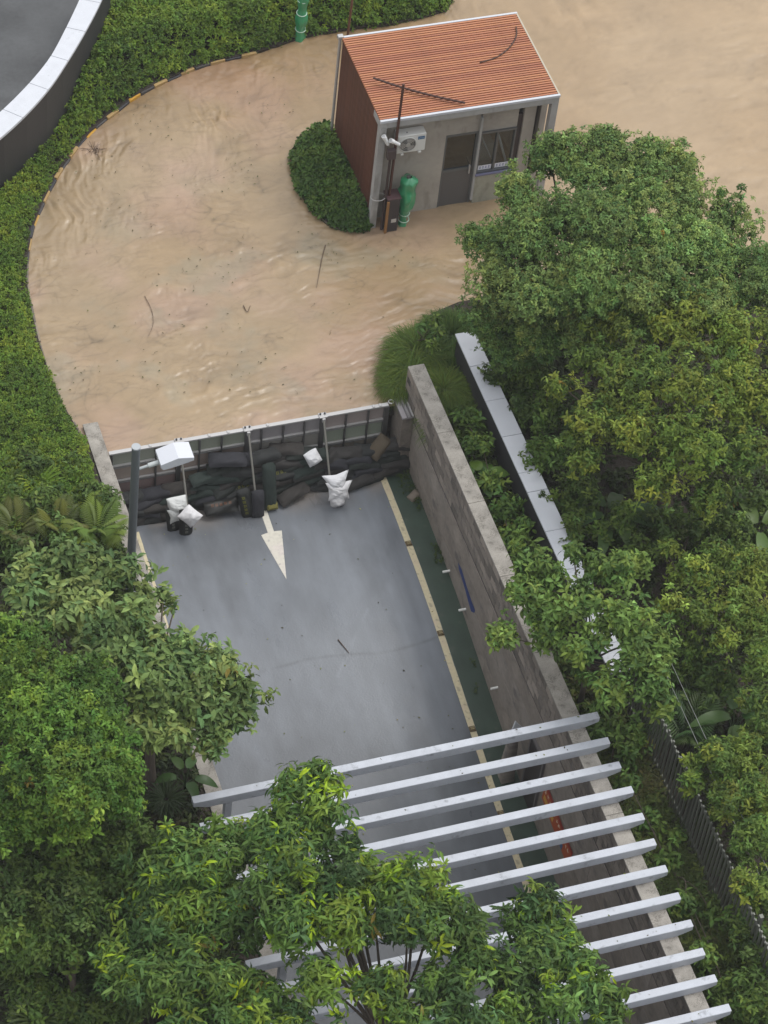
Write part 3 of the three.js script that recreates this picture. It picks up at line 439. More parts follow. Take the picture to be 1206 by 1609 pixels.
// ------------------------------------------------------------------ gatehouse
{
  const X0 = 7.53, X1 = 11.8, Z0 = -8.43, Z1 = -5.455, H = 3.27, ZW = -5.8;
  const h = thing('gatehouse', 'small concrete gatehouse with a slatted orange roof standing in the flood', 'gatehouse');
  const plaster = tex(512, (u, v) => { const k = 1 + 0.35 * tile(u, v, 3, 2.2, 5) + 0.14 * tile(u, v, 22, 5.1, 3), s = sm(0.1, 0.4, tile(u, v * 0.3, 9, 8.1, 4)); return [mix(0.4, 0.3, s) * k, mix(0.375, 0.28, s) * k, mix(0.345, 0.25, s) * k]; });
  const wallM = std([0.95, 0.93, 0.9], 0.85, { map: plaster, bumpMap: grain, bumpScale: 0.002 }), wallG = std([0.86, 0.9, 0.8], 0.85, { map: plaster }), frameM = std([0.9, 0.95, 1.02], 0.7, { map: plaster });
  const P = (g, m, n = 'wall') => mesh(n, boxUV(g, 0.4), m, h);
  // walls: back, right, left core, front recessed behind the frame
  P(span(X0 + 0.06, X1 - 0.02, -0.4, H - 0.1, Z0, Z0 + 0.15), wallM); P(span(X1 - 0.17, X1 - 0.02, -0.4, H - 0.1, Z0 + 0.152, ZW - 0.152), wallM); P(span(X0 + 0.06, X0 + 0.2, -0.4, H - 0.1, Z0 + 0.152, Z1 - 0.16), std([0.05, 0.03, 0.025], 0.8), 'wall');
  P(span(X0 + 0.202, 9.3, -0.4, H - 0.22, ZW - 0.15, ZW), wallM); P(span(11.16, 11.44, -0.4, H - 0.22, ZW - 0.15, ZW), wallM);
  P(span(9.302, 10.1, 2.2, H - 0.22, ZW - 0.15, ZW - 0.03), wallM); P(span(10.15, 11.03, 2.16, H - 0.22, ZW - 0.15, ZW - 0.03), wallM); P(span(10.16, 11.158, -0.4, 0.88, ZW - 0.15, ZW + 0.02), wallG);
  P(span(11.442, X1 - 0.16, -0.4, H - 0.22, ZW - 0.4, ZW - 0.3), std([0.05, 0.038, 0.035], 0.7), 'recess_panel');
  P(span(X0 + 0.2, X1 - 0.17, -0.45, -0.35, Z0 + 0.15, ZW - 0.15), wallM, 'floor');
  // front frame: two posts and a fascia
  P(rspan(X0, X0 + 0.165, -0.4, H - 0.225, Z1 - 0.16, Z1, 0.008), frameM, 'post'); P(rspan(X1 - 0.165, X1, -0.4, H - 0.225, Z1 - 0.16, Z1, 0.008), frameM, 'post');
  P(rspan(X0, X1, H - 0.222, H - 0.06, ZW - 0.14, Z1, 0.008), frameM, 'fascia');
  // slatted roof
  const roof = mesh('roof', boxUV(span(X0 + 0.02, X1 - 0.02, H - 0.11, H - 0.058, Z0 + 0.03, ZW - 0.145), 0.4), std([0.12, 0.043, 0.022], 0.8), h); reseed(41);
  mesh('roof_deck', span(X0 + 0.02, X1 - 0.02, H - 0.0585, H - 0.03, Z0 + 0.03, Z1 - 0.06), std([0.12, 0.043, 0.022], 0.8), roof);
  const slatTex = tex(256, (u, v) => { const k = 1 + 0.2 * tile(u, v, 6, 7.7, 4); return [0.38 * k, 0.145 * k, 0.068 * k]; });
  const sm_ = [0.85, 0.95, 1.0, 1.08].map((k, i) => std([k, k * (0.94 + 0.04 * i), k], 0.55, { map: slatTex })), sg = boxUV(rspan(X0 + 0.004, X1 - 0.03, 0, 0.045, -0.0235, 0.0235, 0.005), 0.5);
  for (let k = 0; k < 38; k++) mesh('roof_slat', sg, sm_[Math.floor(rnd() * 4)], roof, [0, H - 0.034 + R(-0.002, 0.002), Z0 + 0.09 + k * 0.0755]);
  mesh('edge_trim', rspan(X0 - 0.005, X1 + 0.012, H - 0.058, H + 0.012, Z1 - 0.05, Z1 + 0.012, 0.008), M.white, h); mesh('edge_trim', rspan(X0 - 0.005, X1 + 0.012, H - 0.058, H + 0.012, Z0 - 0.012, Z0 + 0.045, 0.008), M.white, h);
  mesh('edge_trim', rspan(X1 - 0.028, X1 + 0.012, H - 0.058, H + 0.01, Z0 + 0.047, Z1 - 0.052, 0.006), std([0.42, 0.38, 0.3], 0.5), h);
  mesh('downpipe', rod(V3(X0 - 0.03, -0.2, Z0 + 0.02), V3(X0 - 0.03, H, Z0 + 0.02), 0.035), M.steelBright, h); mesh('gutter_end', rbox(0.14, 0.1, 0.12, 0.02), M.steelBright, h, [X0 - 0.02, H + 0.0, Z0 + 0.0]);
  // side cladding of upright slats
  const vg = rspan(0, 0.035, -0.3, H - 0.062, -0.027, 0.027, 0.005), vm = [0.85, 1, 1.1].map(k => std([0.115 * k, 0.042 * k, 0.026 * k], 0.6));
  for (let k = 0; k < 37; k++) mesh('wall_slat', vg, vm[Math.floor(rnd() * 3)], h, [X0 + 0.022, 0, Z0 + 0.09 + k * 0.0755]);
  // interior: desk, chair back, papers seen through the glass
  P(rspan(10.2, 11.0, 0.7, 0.76, ZW - 0.75, ZW - 0.2), std([0.25, 0.2, 0.15], 0.6), 'counter');
  mesh('wall_clutter', merge([box(0.5, 0.3, 0.05, 9.6, 1.2, ZW - 1.2), box(0.35, 0.5, 0.3, 10.55, 1.1, ZW - 0.6), box(0.6, 0.4, 0.3, 10.85, 1.5, ZW - 1.6)]), std([0.35, 0.32, 0.28], 0.7), h);
  // door
  const fm = std([0.14, 0.15, 0.16], 0.4, { metalness: 0.5 }), glass = new THREE.MeshPhysicalMaterial({ color: col(0.75, 0.8, 0.82), roughness: 0.06, transmission: 1, thickness: 0, side: THREE.DoubleSide });
  const d = mesh('door', merge([span(9.302, 9.35, -0.38, 2.2, ZW - 0.1, ZW - 0.02), span(10.06, 10.1, -0.38, 2.2, ZW - 0.1, ZW - 0.02), span(9.352, 10.058, 2.14, 2.2, ZW - 0.1, ZW - 0.02), span(9.352, 10.058, 1.05, 1.12, ZW - 0.09, ZW - 0.03)]), fm, h);
  mesh('pane', span(9.352, 10.058, 1.122, 2.138, ZW - 0.065, ZW - 0.06), glass, d); mesh('kick_panel', span(9.352, 10.058, -0.38, 1.048, ZW - 0.08, ZW - 0.04), std([0.1, 0.095, 0.095], 0.45), d); mesh('handle', rspan(9.97, 10.0, 0.95, 1.2, ZW - 0.03, ZW + 0.02, 0.006), M.steelBright, d);
  mesh('mullion', rspan(10.102, 10.158, 0.1, 2.62, ZW - 0.12, ZW + 0.035, 0.006), std([0.36, 0.36, 0.36], 0.5), h); mesh('jamb', span(11.032, 11.158, 0.882, 2.5, ZW - 0.12, ZW - 0.06), std([0.06, 0.045, 0.045], 0.6), h);
  // window of two sliding sashes with paper strips of print
  const w = mesh('window', merge([span(10.16, 11.03, 2.1, 2.155, ZW - 0.1, ZW + 0.01), span(10.16, 11.03, 0.885, 0.95, ZW - 0.1, ZW + 0.015), span(10.16, 10.2, 0.952, 2.098, ZW - 0.1, ZW), span(10.99, 11.03, 0.952, 2.098, ZW - 0.1, ZW), span(10.56, 10.61, 0.952, 2.098, ZW - 0.09, ZW)]), fm, h);
  mesh('sill', rspan(10.14, 11.05, 0.86, 0.905, ZW + 0.016, ZW + 0.07, 0.006), std([0.16, 0.16, 0.26], 0.5), w);
  const cv = document.createElement('canvas'); cv.width = 256; cv.height = 64; const cx = cv.getContext('2d'); cx.fillStyle = '#d4d6e0'; cx.fillRect(0, 0, 256, 64); cx.fillStyle = '#3b4a8c'; for (let i = 0; i < 4; i++) { cx.fillRect(26 + i * 56, 20, 30, 6); cx.fillRect(38 + i * 56, 14, 6, 36); cx.fillRect(26 + i * 56, 38, 30, 6); }
  const st = new THREE.CanvasTexture(cv); st.colorSpace = THREE.SRGBColorSpace;
  for (const [a, b] of [[10.202, 10.558], [10.612, 10.988]]) { mesh('pane', span(a, b, 0.952, 2.098, ZW - 0.05, ZW - 0.045), glass, w); mesh('printed_strip', new THREE.PlaneGeometry(b - a - 0.03, 0.14).translate((a + b) / 2, 1.03, ZW - 0.036), std([1, 1, 1], 0.6, { map: st }), w); }
  mesh('window_brace', merge([rod(V3(10.2, 2.0, ZW - 0.16), V3(10.55, 1.2, ZW - 0.16), 0.018), rod(V3(10.62, 2.0, ZW - 0.16), V3(10.95, 1.0, ZW - 0.16), 0.03)]), std([0.5, 0.5, 0.5], 0.5), w);
  // lights on the soffit line: dark band of damp under the fascia is left to the light itself

  const ac = thing('air_conditioner', 'white air conditioner unit with round fan grille on the gatehouse wall', 'air conditioner', [8.35, 2.17, -5.64]);
  mesh('casing', rbox(0.68, 0.52, 0.27, 0.025), std([0.66, 0.66, 0.64], 0.5), ac, [0, 0.26, 0]);
  mesh('fan_recess', new THREE.CylinderGeometry(0.2, 0.2, 0.03, 32).rotateX(Math.PI / 2), std([0.09, 0.085, 0.08], 0.6), ac, [-0.09, 0.25, 0.126]);
  const fan = mesh('fan', merge([0, 1, 2].map(i => new THREE.CylinderGeometry(0.17, 0.17, 0.012, 10, 1, false, i * 2.094, 1.3).rotateX(Math.PI / 2))), std([0.3, 0.28, 0.26], 0.5), ac, [-0.09, 0.25, 0.144]); mesh('hub', new THREE.CylinderGeometry(0.05, 0.05, 0.02, 16).rotateX(Math.PI / 2), std([0.4, 0.38, 0.35], 0.5), fan, [0, 0, 0.01]);
  mesh('grille', merge([0.06, 0.1, 0.14, 0.18].map(r => new THREE.TorusGeometry(r, 0.004, 5, 32))), std([0.42, 0.41, 0.39], 0.5), ac, [-0.09, 0.25, 0.158]); mesh('grille_ring', new THREE.TorusGeometry(0.2, 0.012, 8, 36), std([0.6, 0.6, 0.58], 0.5), ac, [-0.09, 0.25, 0.14]);
  const bc = document.createElement('canvas'); bc.width = 128; bc.height = 64; const bx = bc.getContext('2d'); bx.fillStyle = '#34648f'; bx.fillRect(0, 0, 128, 64); bx.fillStyle = '#c8d4de'; for (let i = 0; i < 5; i++) { bx.fillRect(16 + i * 20, 26, 5, 18); bx.fillRect(16 + i * 20, i % 2 ? 26 : 34, 14, 5); }
  const bt = new THREE.CanvasTexture(bc); bt.colorSpace = THREE.SRGBColorSpace; mesh('badge', new THREE.PlaneGeometry(0.16, 0.09), std([0.9, 0.9, 0.9], 0.5, { map: bt }), ac, [0.22, 0.4, 0.138]);
  for (const s of [-0.2, 0.22]) mesh('foot', rbox(0.07, 0.05, 0.3, 0.008), std([0.6, 0.6, 0.58], 0.5), ac, [s, -0.03, 0]); mesh('vent_dot', new THREE.CylinderGeometry(0.015, 0.015, 0.01, 8), M.black, ac, [-0.1, 0.525, 0.03]);

  const rp = thing('rusty_pole', 'thin rusty pole rising past the gatehouse eave beside the air conditioner', 'pole', [7.93, 0, -5.36]);
  mesh('shaft', rod(V3(-0.02, -0.3, -0.06), V3(0.02, 4.32, -0.06), 0.035, 0.03), std([0.075, 0.028, 0.018], 0.75), rp); mesh('conduit', rod(V3(-0.12, -0.3, -0.03), V3(-0.1, 2.3, -0.03), 0.03), std([0.05, 0.032, 0.03], 0.7), rp); mesh('junction_box', rbox(0.2, 0.26, 0.12, 0.01), std([0.07, 0.05, 0.05], 0.6), rp, [-0.1, 2.35, 0.0]);
  tag(mesh('boom_rod', new THREE.TubeGeometry(new THREE.CatmullRomCurve3([V3(7.75, 3.42, -6.75), V3(8.3, 3.36, -6.38), V3(8.9, 3.345, -5.98), V3(9.55, 3.35, -5.58)]), 16, 0.026, 7), std([0.06, 0.025, 0.018], 0.7)), 'dark rusty rod lying slantwise on the slatted gatehouse roof', 'rod');
  tag(mesh('roof_cable', new THREE.TubeGeometry(new THREE.CatmullRomCurve3([V3(11.6, 3.31, -7.9), V3(11.5, 3.3, -7.6), V3(11.2, 3.3, -7.24), V3(10.8, 3.3, -6.98), V3(10.36, 3.3, -6.88)]), 20, 0.016, 6), std([0.06, 0.03, 0.02], 0.7)), 'thin dark cable curving over the far right of the gatehouse roof', 'cable');
  const cam = (name, label, a, b) => { const c = thing(name, label, 'camera', [a.x, a.y, a.z]); const d2 = b.clone().sub(a); mesh('body', rod(V3(0, 0, 0), d2, 0.045), std([0.68, 0.69, 0.7], 0.4), c); mesh('hood_cap', rod(V3(0, 0, 0), d2.clone().multiplyScalar(0.3), 0.055), std([0.75, 0.75, 0.76], 0.4), c); mesh('bracket', rod(d2, d2.clone().add(V3(0.06, -0.14, -0.08)), 0.018), M.steelBright, c); };
  cam('security_camera', 'small white camera pointing left at the gatehouse corner post', V3(7.6, 2.92, -5.36), V3(7.72, 2.66, -5.36)); cam('security_camera', 'small white camera beside the air conditioner on the rusty pole', V3(7.75, 2.82, -5.3), V3(7.98, 2.62, -5.34));
  const cb = thing('cabinet', 'dark metal cabinet with an orange edge at the flooded gatehouse corner', 'cabinet', [7.98, 0, -5.42]);
  mesh('casing', rbox(0.3, 1.3, 0.3, 0.012), std([0.045, 0.038, 0.042], 0.5), cb, [0.02, 0.36, 0]); mesh('orange_edge', rbox(0.06, 1.25, 0.05, 0.006), std([0.26, 0.13, 0.045], 0.6), cb, [-0.12, 0.34, 0.16]); mesh('label_plate', box(0.12, 0.1, 0.01, 0.06, 0.34, 0.156), std([0.5, 0.47, 0.44], 0.6), cb); mesh('lid', rbox(0.34, 0.03, 0.34, 0.008), std([0.08, 0.04, 0.045], 0.5), cb, [0.02, 1.02, 0]);
  tag(mesh('wire_tie', new THREE.TorusGeometry(0.17, 0.01, 6, 24).rotateX(Math.PI / 2).scale(1, 1, 0.8), M.steelBright, scene, [7.66, 1.0, -5.44]), 'loop of pale wire tied round the gatehouse corner post', 'wire');
}
// posts wrapped in green plastic
function wrapped(pos, hgt, label, bulge) {
  const t = thing('wrapped_post', label, 'post', pos), pts = [];
  for (let i = 0; i <= 24; i++) { const y = i / 24; pts.push(new THREE.Vector2((0.1 + 0.025 * Math.sin(y * 21) + (bulge ? 0.1 * sm(0.36, 0.5, y) * (1 - 0.5 * sm(0.85, 1.0, y)) : 0.02)) * (y > 0.985 ? 0.3 : 1), y * hgt)); }
  const g = new THREE.LatheGeometry(pts, 22), p = g.attributes.position;
  for (let i = 0; i < p.count; i++) { const x = p.getX(i), y = p.getY(i), z = p.getZ(i), a = Math.atan2(z, x), k = 1 + 0.35 * N.noise(Math.cos(a) * 2, y * 3, Math.sin(a) * 2 + pos[0]) + 0.22 * N.noise(Math.cos(a) * 6, y * 5, Math.sin(a) * 6); p.setXYZ(i, x * k + 0.03 * y, y, z * k); }
  g.computeVertexNormals(); mesh('wrapping', g, new THREE.MeshPhysicalMaterial({ color: col(0.035, 0.27, 0.12), roughness: 0.32, clearcoat: 0.6, clearcoatRoughness: 0.25, side: THREE.DoubleSide }), t, [0, -0.2, 0]);
  for (const y of bulge ? [0.16, 0.36, 0.74] : [0.3, 0.8, 1.2]) mesh('tie', new THREE.TorusGeometry(0.125 - 0.0 * y, 0.012, 6, 20).rotateX(Math.PI / 2 + 0.12), std([0.45, 0.6, 0.5], 0.4), t, [0.02, y, 0]);
  mesh('post', rod(V3(0, -0.4, 0), V3(0.02, hgt * 0.9, 0), 0.05), M.steelDark, t);
  return t;
}
wrapped([8.34, 0, -5.46], 1.65, 'post wrapped in bulging green plastic at the gatehouse front', true);
wrapped([7.89, 0.0, -12.3], 2.1, 'post wrapped in green plastic among the far hedge', false);
tag(mesh('rusty_post', rod(V3(9.0, 0, -11.9), V3(9.08, 2.4, -11.95), 0.03), std([0.14, 0.06, 0.035], 0.8)), 'thin rust red post standing in the far hedge behind the gatehouse', 'post');

// ------------------------------------------------------------------ foliage
function leaf(L, W, droop, fold = 0.25) { // a pointed leaf along +z with a folded midrib
  const P = [], I = [], rows = [[0.0, 0.12, 0], [0.38, 1, -droop * 0.12], [0.72, 0.78, -droop * 0.42], [1, 0, -droop]];
  rows.forEach(([t, w, y]) => P.push(-W / 2 * w, y * L + fold * W * w * 0.5, t * L, 0, y * L, t * L, W / 2 * w, y * L + fold * W * w * 0.5, t * L));
  for (let r = 0; r < 3; r++) for (let s = 0; s < 2; s++) { const a = r * 3 + s, b = a + 3; if (r < 2) I.push(a, b, a + 1, a + 1, b, b + 1); else I.push(a, b, a + 1); if (r === 2 && s === 1) { I.pop(); I.pop(); I.pop(); I.push(a, 10, a + 1); } }
  const g = new THREE.BufferGeometry(); g.setAttribute('position', new THREE.Float32BufferAttribute(P, 3)); g.setIndex(I); return g.toNonIndexed();
}
function rosette(n, L, W, droop, lift, k) { // leaves whorled round a shoot tip; axis +y
  const a = [], save = seed; reseed(k * 97 + 5);
  for (let i = 0; i < n; i++) { const s = R(0.7, 1.1), g = leaf(L * s, W * s, droop * R(0.5, 1.4)); g.translate(0, 0, L * 0.06); g.rotateZ(R(-0.9, 0.9)); g.rotateX(-lift * R(-0.6, 2.4) + 0.12); g.rotateY(i * 2.4 + R(-0.6, 0.6)); const st = i / n; g.translate(R(-0.3, 0.3) * L, (0.35 - st * 0.95) * L, R(-0.3, 0.3) * L); a.push(g); }
  reseed(save); const g = mergeGeometries(a); g.computeVertexNormals(); return g;
}
const leafMat = (rough = 0.45, tr = 0.25) => new THREE.MeshPhysicalMaterial({ color: 0xffffff, roughness: rough, transmission: tr, thickness: 0, specularIntensity: 0.45, side: THREE.DoubleSide });
const LM = leafMat(0.62, 0.2), LMsoft = leafMat(0.8, 0.3);
const tone = (c, k = 0.25, warm = 0.12) => { const b = Math.exp(R(-k, k)), w = R(-warm, warm); return [c[0] * b * (1 + 1.6 * w) * 1.02, c[1] * b * (1 + 0.3 * w) * 1.1, c[2] * b * (1 - w) * 0.6]; };
const Q = new THREE.Quaternion(), MX = new THREE.Matrix4(), E1 = new THREE.Euler();
function place(list, geos, mat, parent, name, each = 0) { // list of {p, n, s, c}; the first `each` become meshes of their own
  const single = list.slice(0, each), rest = list.slice(each), per = geos.map(() => []);
  const turn = o => new THREE.Quaternion().setFromUnitVectors(UPV, o.n.clone().normalize()).multiply(new THREE.Quaternion().setFromAxisAngle(UPV, o.a));
  const cache = {};
  for (const o of single) {
    const q = Math.round(o.c[0] * 60) + '_' + Math.round(o.c[1] * 60); const m = cache[q] ??= (() => { const x = mat.clone(); x.color.setRGB(...o.c); return x; })();
    const b = mesh(name, geos[Math.floor(rnd() * geos.length)], m, parent); b.position.copy(o.p); b.quaternion.copy(turn(o)); b.scale.setScalar(o.s);
  }
  rest.forEach((o, i) => per[i % geos.length].push(o));
  per.forEach((l, i) => {
    if (!l.length) return; const im = new THREE.InstancedMesh(geos[i], mat, l.length); im.name = name === 'leaf_cluster' ? 'crown' : name; im.userData.kind = 'stuff'; im.castShadow = im.receiveShadow = true;
    l.forEach((o, k) => { im.setMatrixAt(k, MX.compose(o.p, turn(o), V3(o.s, o.s, o.s))); im.setColorAt(k, col(...o.c)); }); parent.add(im);
  });
}
const DIR = () => { let v; do v = V3(R(-1, 1), R(-1, 1), R(-1, 1)); while (v.lengthSq() > 1 || v.lengthSq() < 0.01); return v.normalize(); };
const bark = tex(256, (u, v) => { const k = 1 + 0.6 * tile(u, v, 8, 3.2, 4); return [0.085 * k, 0.065 * k, 0.048 * k]; });
M.bark = std([1, 1, 1], 0.9, { map: bark, bumpMap: grain, bumpScale: 0.01 });
// species: leaf shape, colours, packing
const SP = {
  A: { L: 0.185, W: 0.08, n: 9, droop: 0.35, lift: 0.35, cols: [[0.125, 0.17, 0.085], [0.1, 0.145, 0.072], [0.15, 0.19, 0.1], [0.075, 0.115, 0.055]], k: 6.5, sub: 0.46 },
  B: { L: 0.095, W: 0.045, n: 11, droop: 0.3, lift: 0.5, cols: [[0.08, 0.14, 0.028], [0.06, 0.115, 0.026], [0.11, 0.165, 0.032]], k: 5, sub: 0.42 },
  C: { L: 0.175, W: 0.055, n: 11, droop: 0.55, lift: 0.3, cols: [[0.05, 0.09, 0.03], [0.036, 0.07, 0.028], [0.065, 0.11, 0.034], [0.105, 0.15, 0.03]], k: 8, sub: 0.44 },
  D: { L: 0.074, W: 0.033, n: 12, droop: 0.3, lift: 0.45, cols: [[0.085, 0.13, 0.055], [0.105, 0.148, 0.068], [0.064, 0.108, 0.044], [0.135, 0.17, 0.08]], k: 5, sub: 0.44 },
  E: { L: 0.105, W: 0.045, n: 10, droop: 0.35, lift: 0.35, cols: [[0.115, 0.15, 0.036], [0.09, 0.13, 0.032], [0.155, 0.18, 0.044], [0.07, 0.11, 0.03]], k: 5, sub: 0.4 },
  F: { L: 0.15, W: 0.066, n: 9, droop: 0.35, lift: 0.35, cols: [[0.085, 0.135, 0.042], [0.065, 0.11, 0.036], [0.11, 0.16, 0.05]], k: 6.5, sub: 0.44 },
  G: { L: 0.12, W: 0.055, n: 9, droop: 0.4, lift: 0.3, cols: [[0.05, 0.08, 0.022], [0.04, 0.065, 0.02], [0.065, 0.1, 0.026]], k: 5, sub: 0.45 },
};
for (const k in SP) { const s = SP[k], lift = { A: 1.1, B: 1.15, C: 1.25, D: 1.4, E: 1.15, F: 1.1, G: 1.2 }[k]; s.cols = s.cols.map(c => c.map(v => v * lift)); s.geos = [1, 2, 3].map(i => rosette(s.n, s.L, s.W, s.droop, s.lift, i)); }
function plant(kind, name, label, category, base, blobs, seedNo, o = {}) { // blobs: [px, py, pixel radius, height above the water]
  reseed(seedNo);
  const s = SP[kind], t = thing(name, label, category, base, 0, o.group), B = V3(...base), list = [];
  const cs = blobs.map(([x, y, r, h]) => ({ p: at(x, y, h).sub(B), r: r / 74 }));
  const trunkTop = cs.reduce((a, c) => a.add(c.p), V3(0, 0, 0)).divideScalar(cs.length); trunkTop.y *= 0.55; trunkTop.x *= 0.7; trunkTop.z *= 0.7;
  const tr = o.trunk ?? 0.12; mesh(o.stem ?? 'trunk', limb([V3(0, -0.1, 0), V3(R(-0.1, 0.1), trunkTop.y * 0.4, R(-0.1, 0.1)).add(V3(trunkTop.x * 0.3, 0, trunkTop.z * 0.3)), trunkTop], tr, tr * 0.6), M.bark, t);
  for (const c of cs) {
    const dir = c.p.clone().sub(trunkTop), st = trunkTop.clone().multiplyScalar(R(0.75, 1)); mesh('branch', limb([st, st.clone().lerp(c.p, 0.5).add(V3(R(-0.15, 0.15), R(-0.1, 0.25), R(-0.15, 0.15))), c.p], tr * 0.36, 0.012, 5, 6), M.bark, t);
    const nSub = Math.max(4, Math.round(9 * (o.lumps ?? 1))), tint = Math.exp(R(-0.22, 0.22)), bc = s.cols[Math.floor(rnd() * s.cols.length)];
    for (let i = 0; i < nSub; i++) {
      const d = DIR(); d.y = d.y * 0.75 + 0.18; const spr = rnd() < 0.28, r = c.r * s.sub * (spr ? R(0.35, 0.55) : R(0.8, 1.45)), q = spr ? c.p.clone().addScaledVector(d, c.r * R(0.95, 1.25)) : c.p.clone().addScaledVector(d, (c.r - r * 0.75) * R(0.6, 1.08)), sc = rnd() < 0.35 ? s.cols[Math.floor(rnd() * s.cols.length)] : bc, t2 = tint * Math.exp(R(-0.22, 0.22));
      const n = Math.round(s.k * (o.dense ?? 1) * r * r / (s.L * s.L));
      for (let k = 0; k < n; k++) {
        const e = DIR(); if (e.y < -0.35 && rnd() < 0.7) continue;
        const p = q.clone().addScaledVector(e.clone().multiply(V3(1, 0.8, 1)), r * Math.pow(rnd(), 0.33)), nn = e.clone().multiplyScalar(0.8).add(V3(R(-0.35, 0.35), 0.75, R(-0.35, 0.35)));
        const youngOrGlint = rnd() < 0.004 ? [0.15, 0.11, 0.03] : kind === 'C' && rnd() < 0.06 ? [0.22, 0.3, 0.02] : rnd() < 0.1 ? sc.map((v, i) => v * 1.5 + 0.03) : sc;
        list.push({ p, n: nn, a: R(0, 6.28), s: R(0.7, 1.25), c: tone(youngOrGlint, 0.2).map(v => v * t2) });
      }
    }
  }
  for (const c of cs) { // loose leaves between the clumps
    const n = Math.round(s.k * (o.loose ?? 0.5) * (o.dense ?? 1) * c.r * c.r / (s.L * s.L)), bc = s.cols[Math.floor(rnd() * s.cols.length)];
    for (let k = 0; k < n; k++) { const e = DIR(); list.push({ p: c.p.clone().addScaledVector(e.clone().multiply(V3(1, 0.8, 1)), c.r * 1.12 * Math.pow(rnd(), 0.45)), n: e.clone().multiplyScalar(0.6).add(V3(R(-0.4, 0.4), 0.8, R(-0.4, 0.4))), a: R(0, 6.28), s: R(0.65, 1.25), c: tone(bc, 0.3) }); }
  }
  const each = o.each ?? 0; if (each) { const toEye = EYE.clone().sub(B).normalize(); list.sort((a, b) => b.p.dot(toEye) - a.p.dot(toEye)); }
  place(list, s.geos, o.mat ?? LM, t, 'leaf_cluster', each); return t;
}
// carpets and hedges of leaf clusters over a shape seen from above
function inside(x, z, poly) { let c = false; for (let i = 0, j = poly.length - 1; i < poly.length; j = i++) { const [xi, zi] = poly[i], [xj, zj] = poly[j]; if (zi > z !== zj > z && x < (xj - xi) * (z - zi) / (zj - zi) + xi) c = !c; } return c; }
function cover(poly, height, geos, n, cols, seedNo, parent, name, mat = LM, s0 = 1) {
  reseed(seedNo); const xs = poly.map(p => p[0]), zs = poly.map(p => p[1]), x0 = Math.min(...xs), x1 = Math.max(...xs), z0 = Math.min(...zs), z1 = Math.max(...zs), list = [];
  let tries = 0; while (list.length < n && tries++ < n * 12) {
    const x = R(x0, x1), z = R(z0, z1); if (!inside(x, z, poly)) continue; const h = height(x, z); if (h <= 0) continue;
    const d = rnd() ** 2, e = 0.08, gx = (height(x + e, z) - height(x - e, z)) / (2 * e), gz = (height(x, z + e) - height(x, z - e)) / (2 * e);
    const k = sm(-0.3, 0.4, fbm(x * 0.8, z * 0.8, 3.1, 4)), c = cols[Math.min(cols.length - 1, Math.floor((k * 0.7 + rnd() * 0.3) * cols.length))];
    list.push({ p: V3(x, h - d * 0.3, z), n: V3(-gx * 0.6 + R(-0.5, 0.5), 1, -gz * 0.6 + R(-0.5, 0.5)), a: R(0, 6.28), s: R(0.65, 1.3) * s0, c: tone(c, 0.28) });
  }
  place(list, geos, mat, parent, name); return list.length;
}
const distTo = (x, z, line) => { let m = 1e9; for (let i = 0; i + 1 < line.length; i++) { const [ax, az] = line[i], [bx, bz] = line[i + 1], t = clamp(((x - ax) * (bx - ax) + (z - az) * (bz - az)) / ((bx - ax) ** 2 + (bz - az) ** 2)); m = Math.min(m, Math.hypot(x - ax - t * (bx - ax), z - az - t * (bz - az))); } return m; };
const hg = [1, 2, 3].map(i => rosette(9, 0.064, 0.03, 0.3, 0.5, i + 10)), hgBig = [1, 2, 3].map(i => rosette(9, 0.085, 0.038, 0.3, 0.5, i + 20));
const hedgeCols = [[0.072, 0.115, 0.03], [0.105, 0.165, 0.034], [0.145, 0.205, 0.042], [0.2, 0.245, 0.05]];
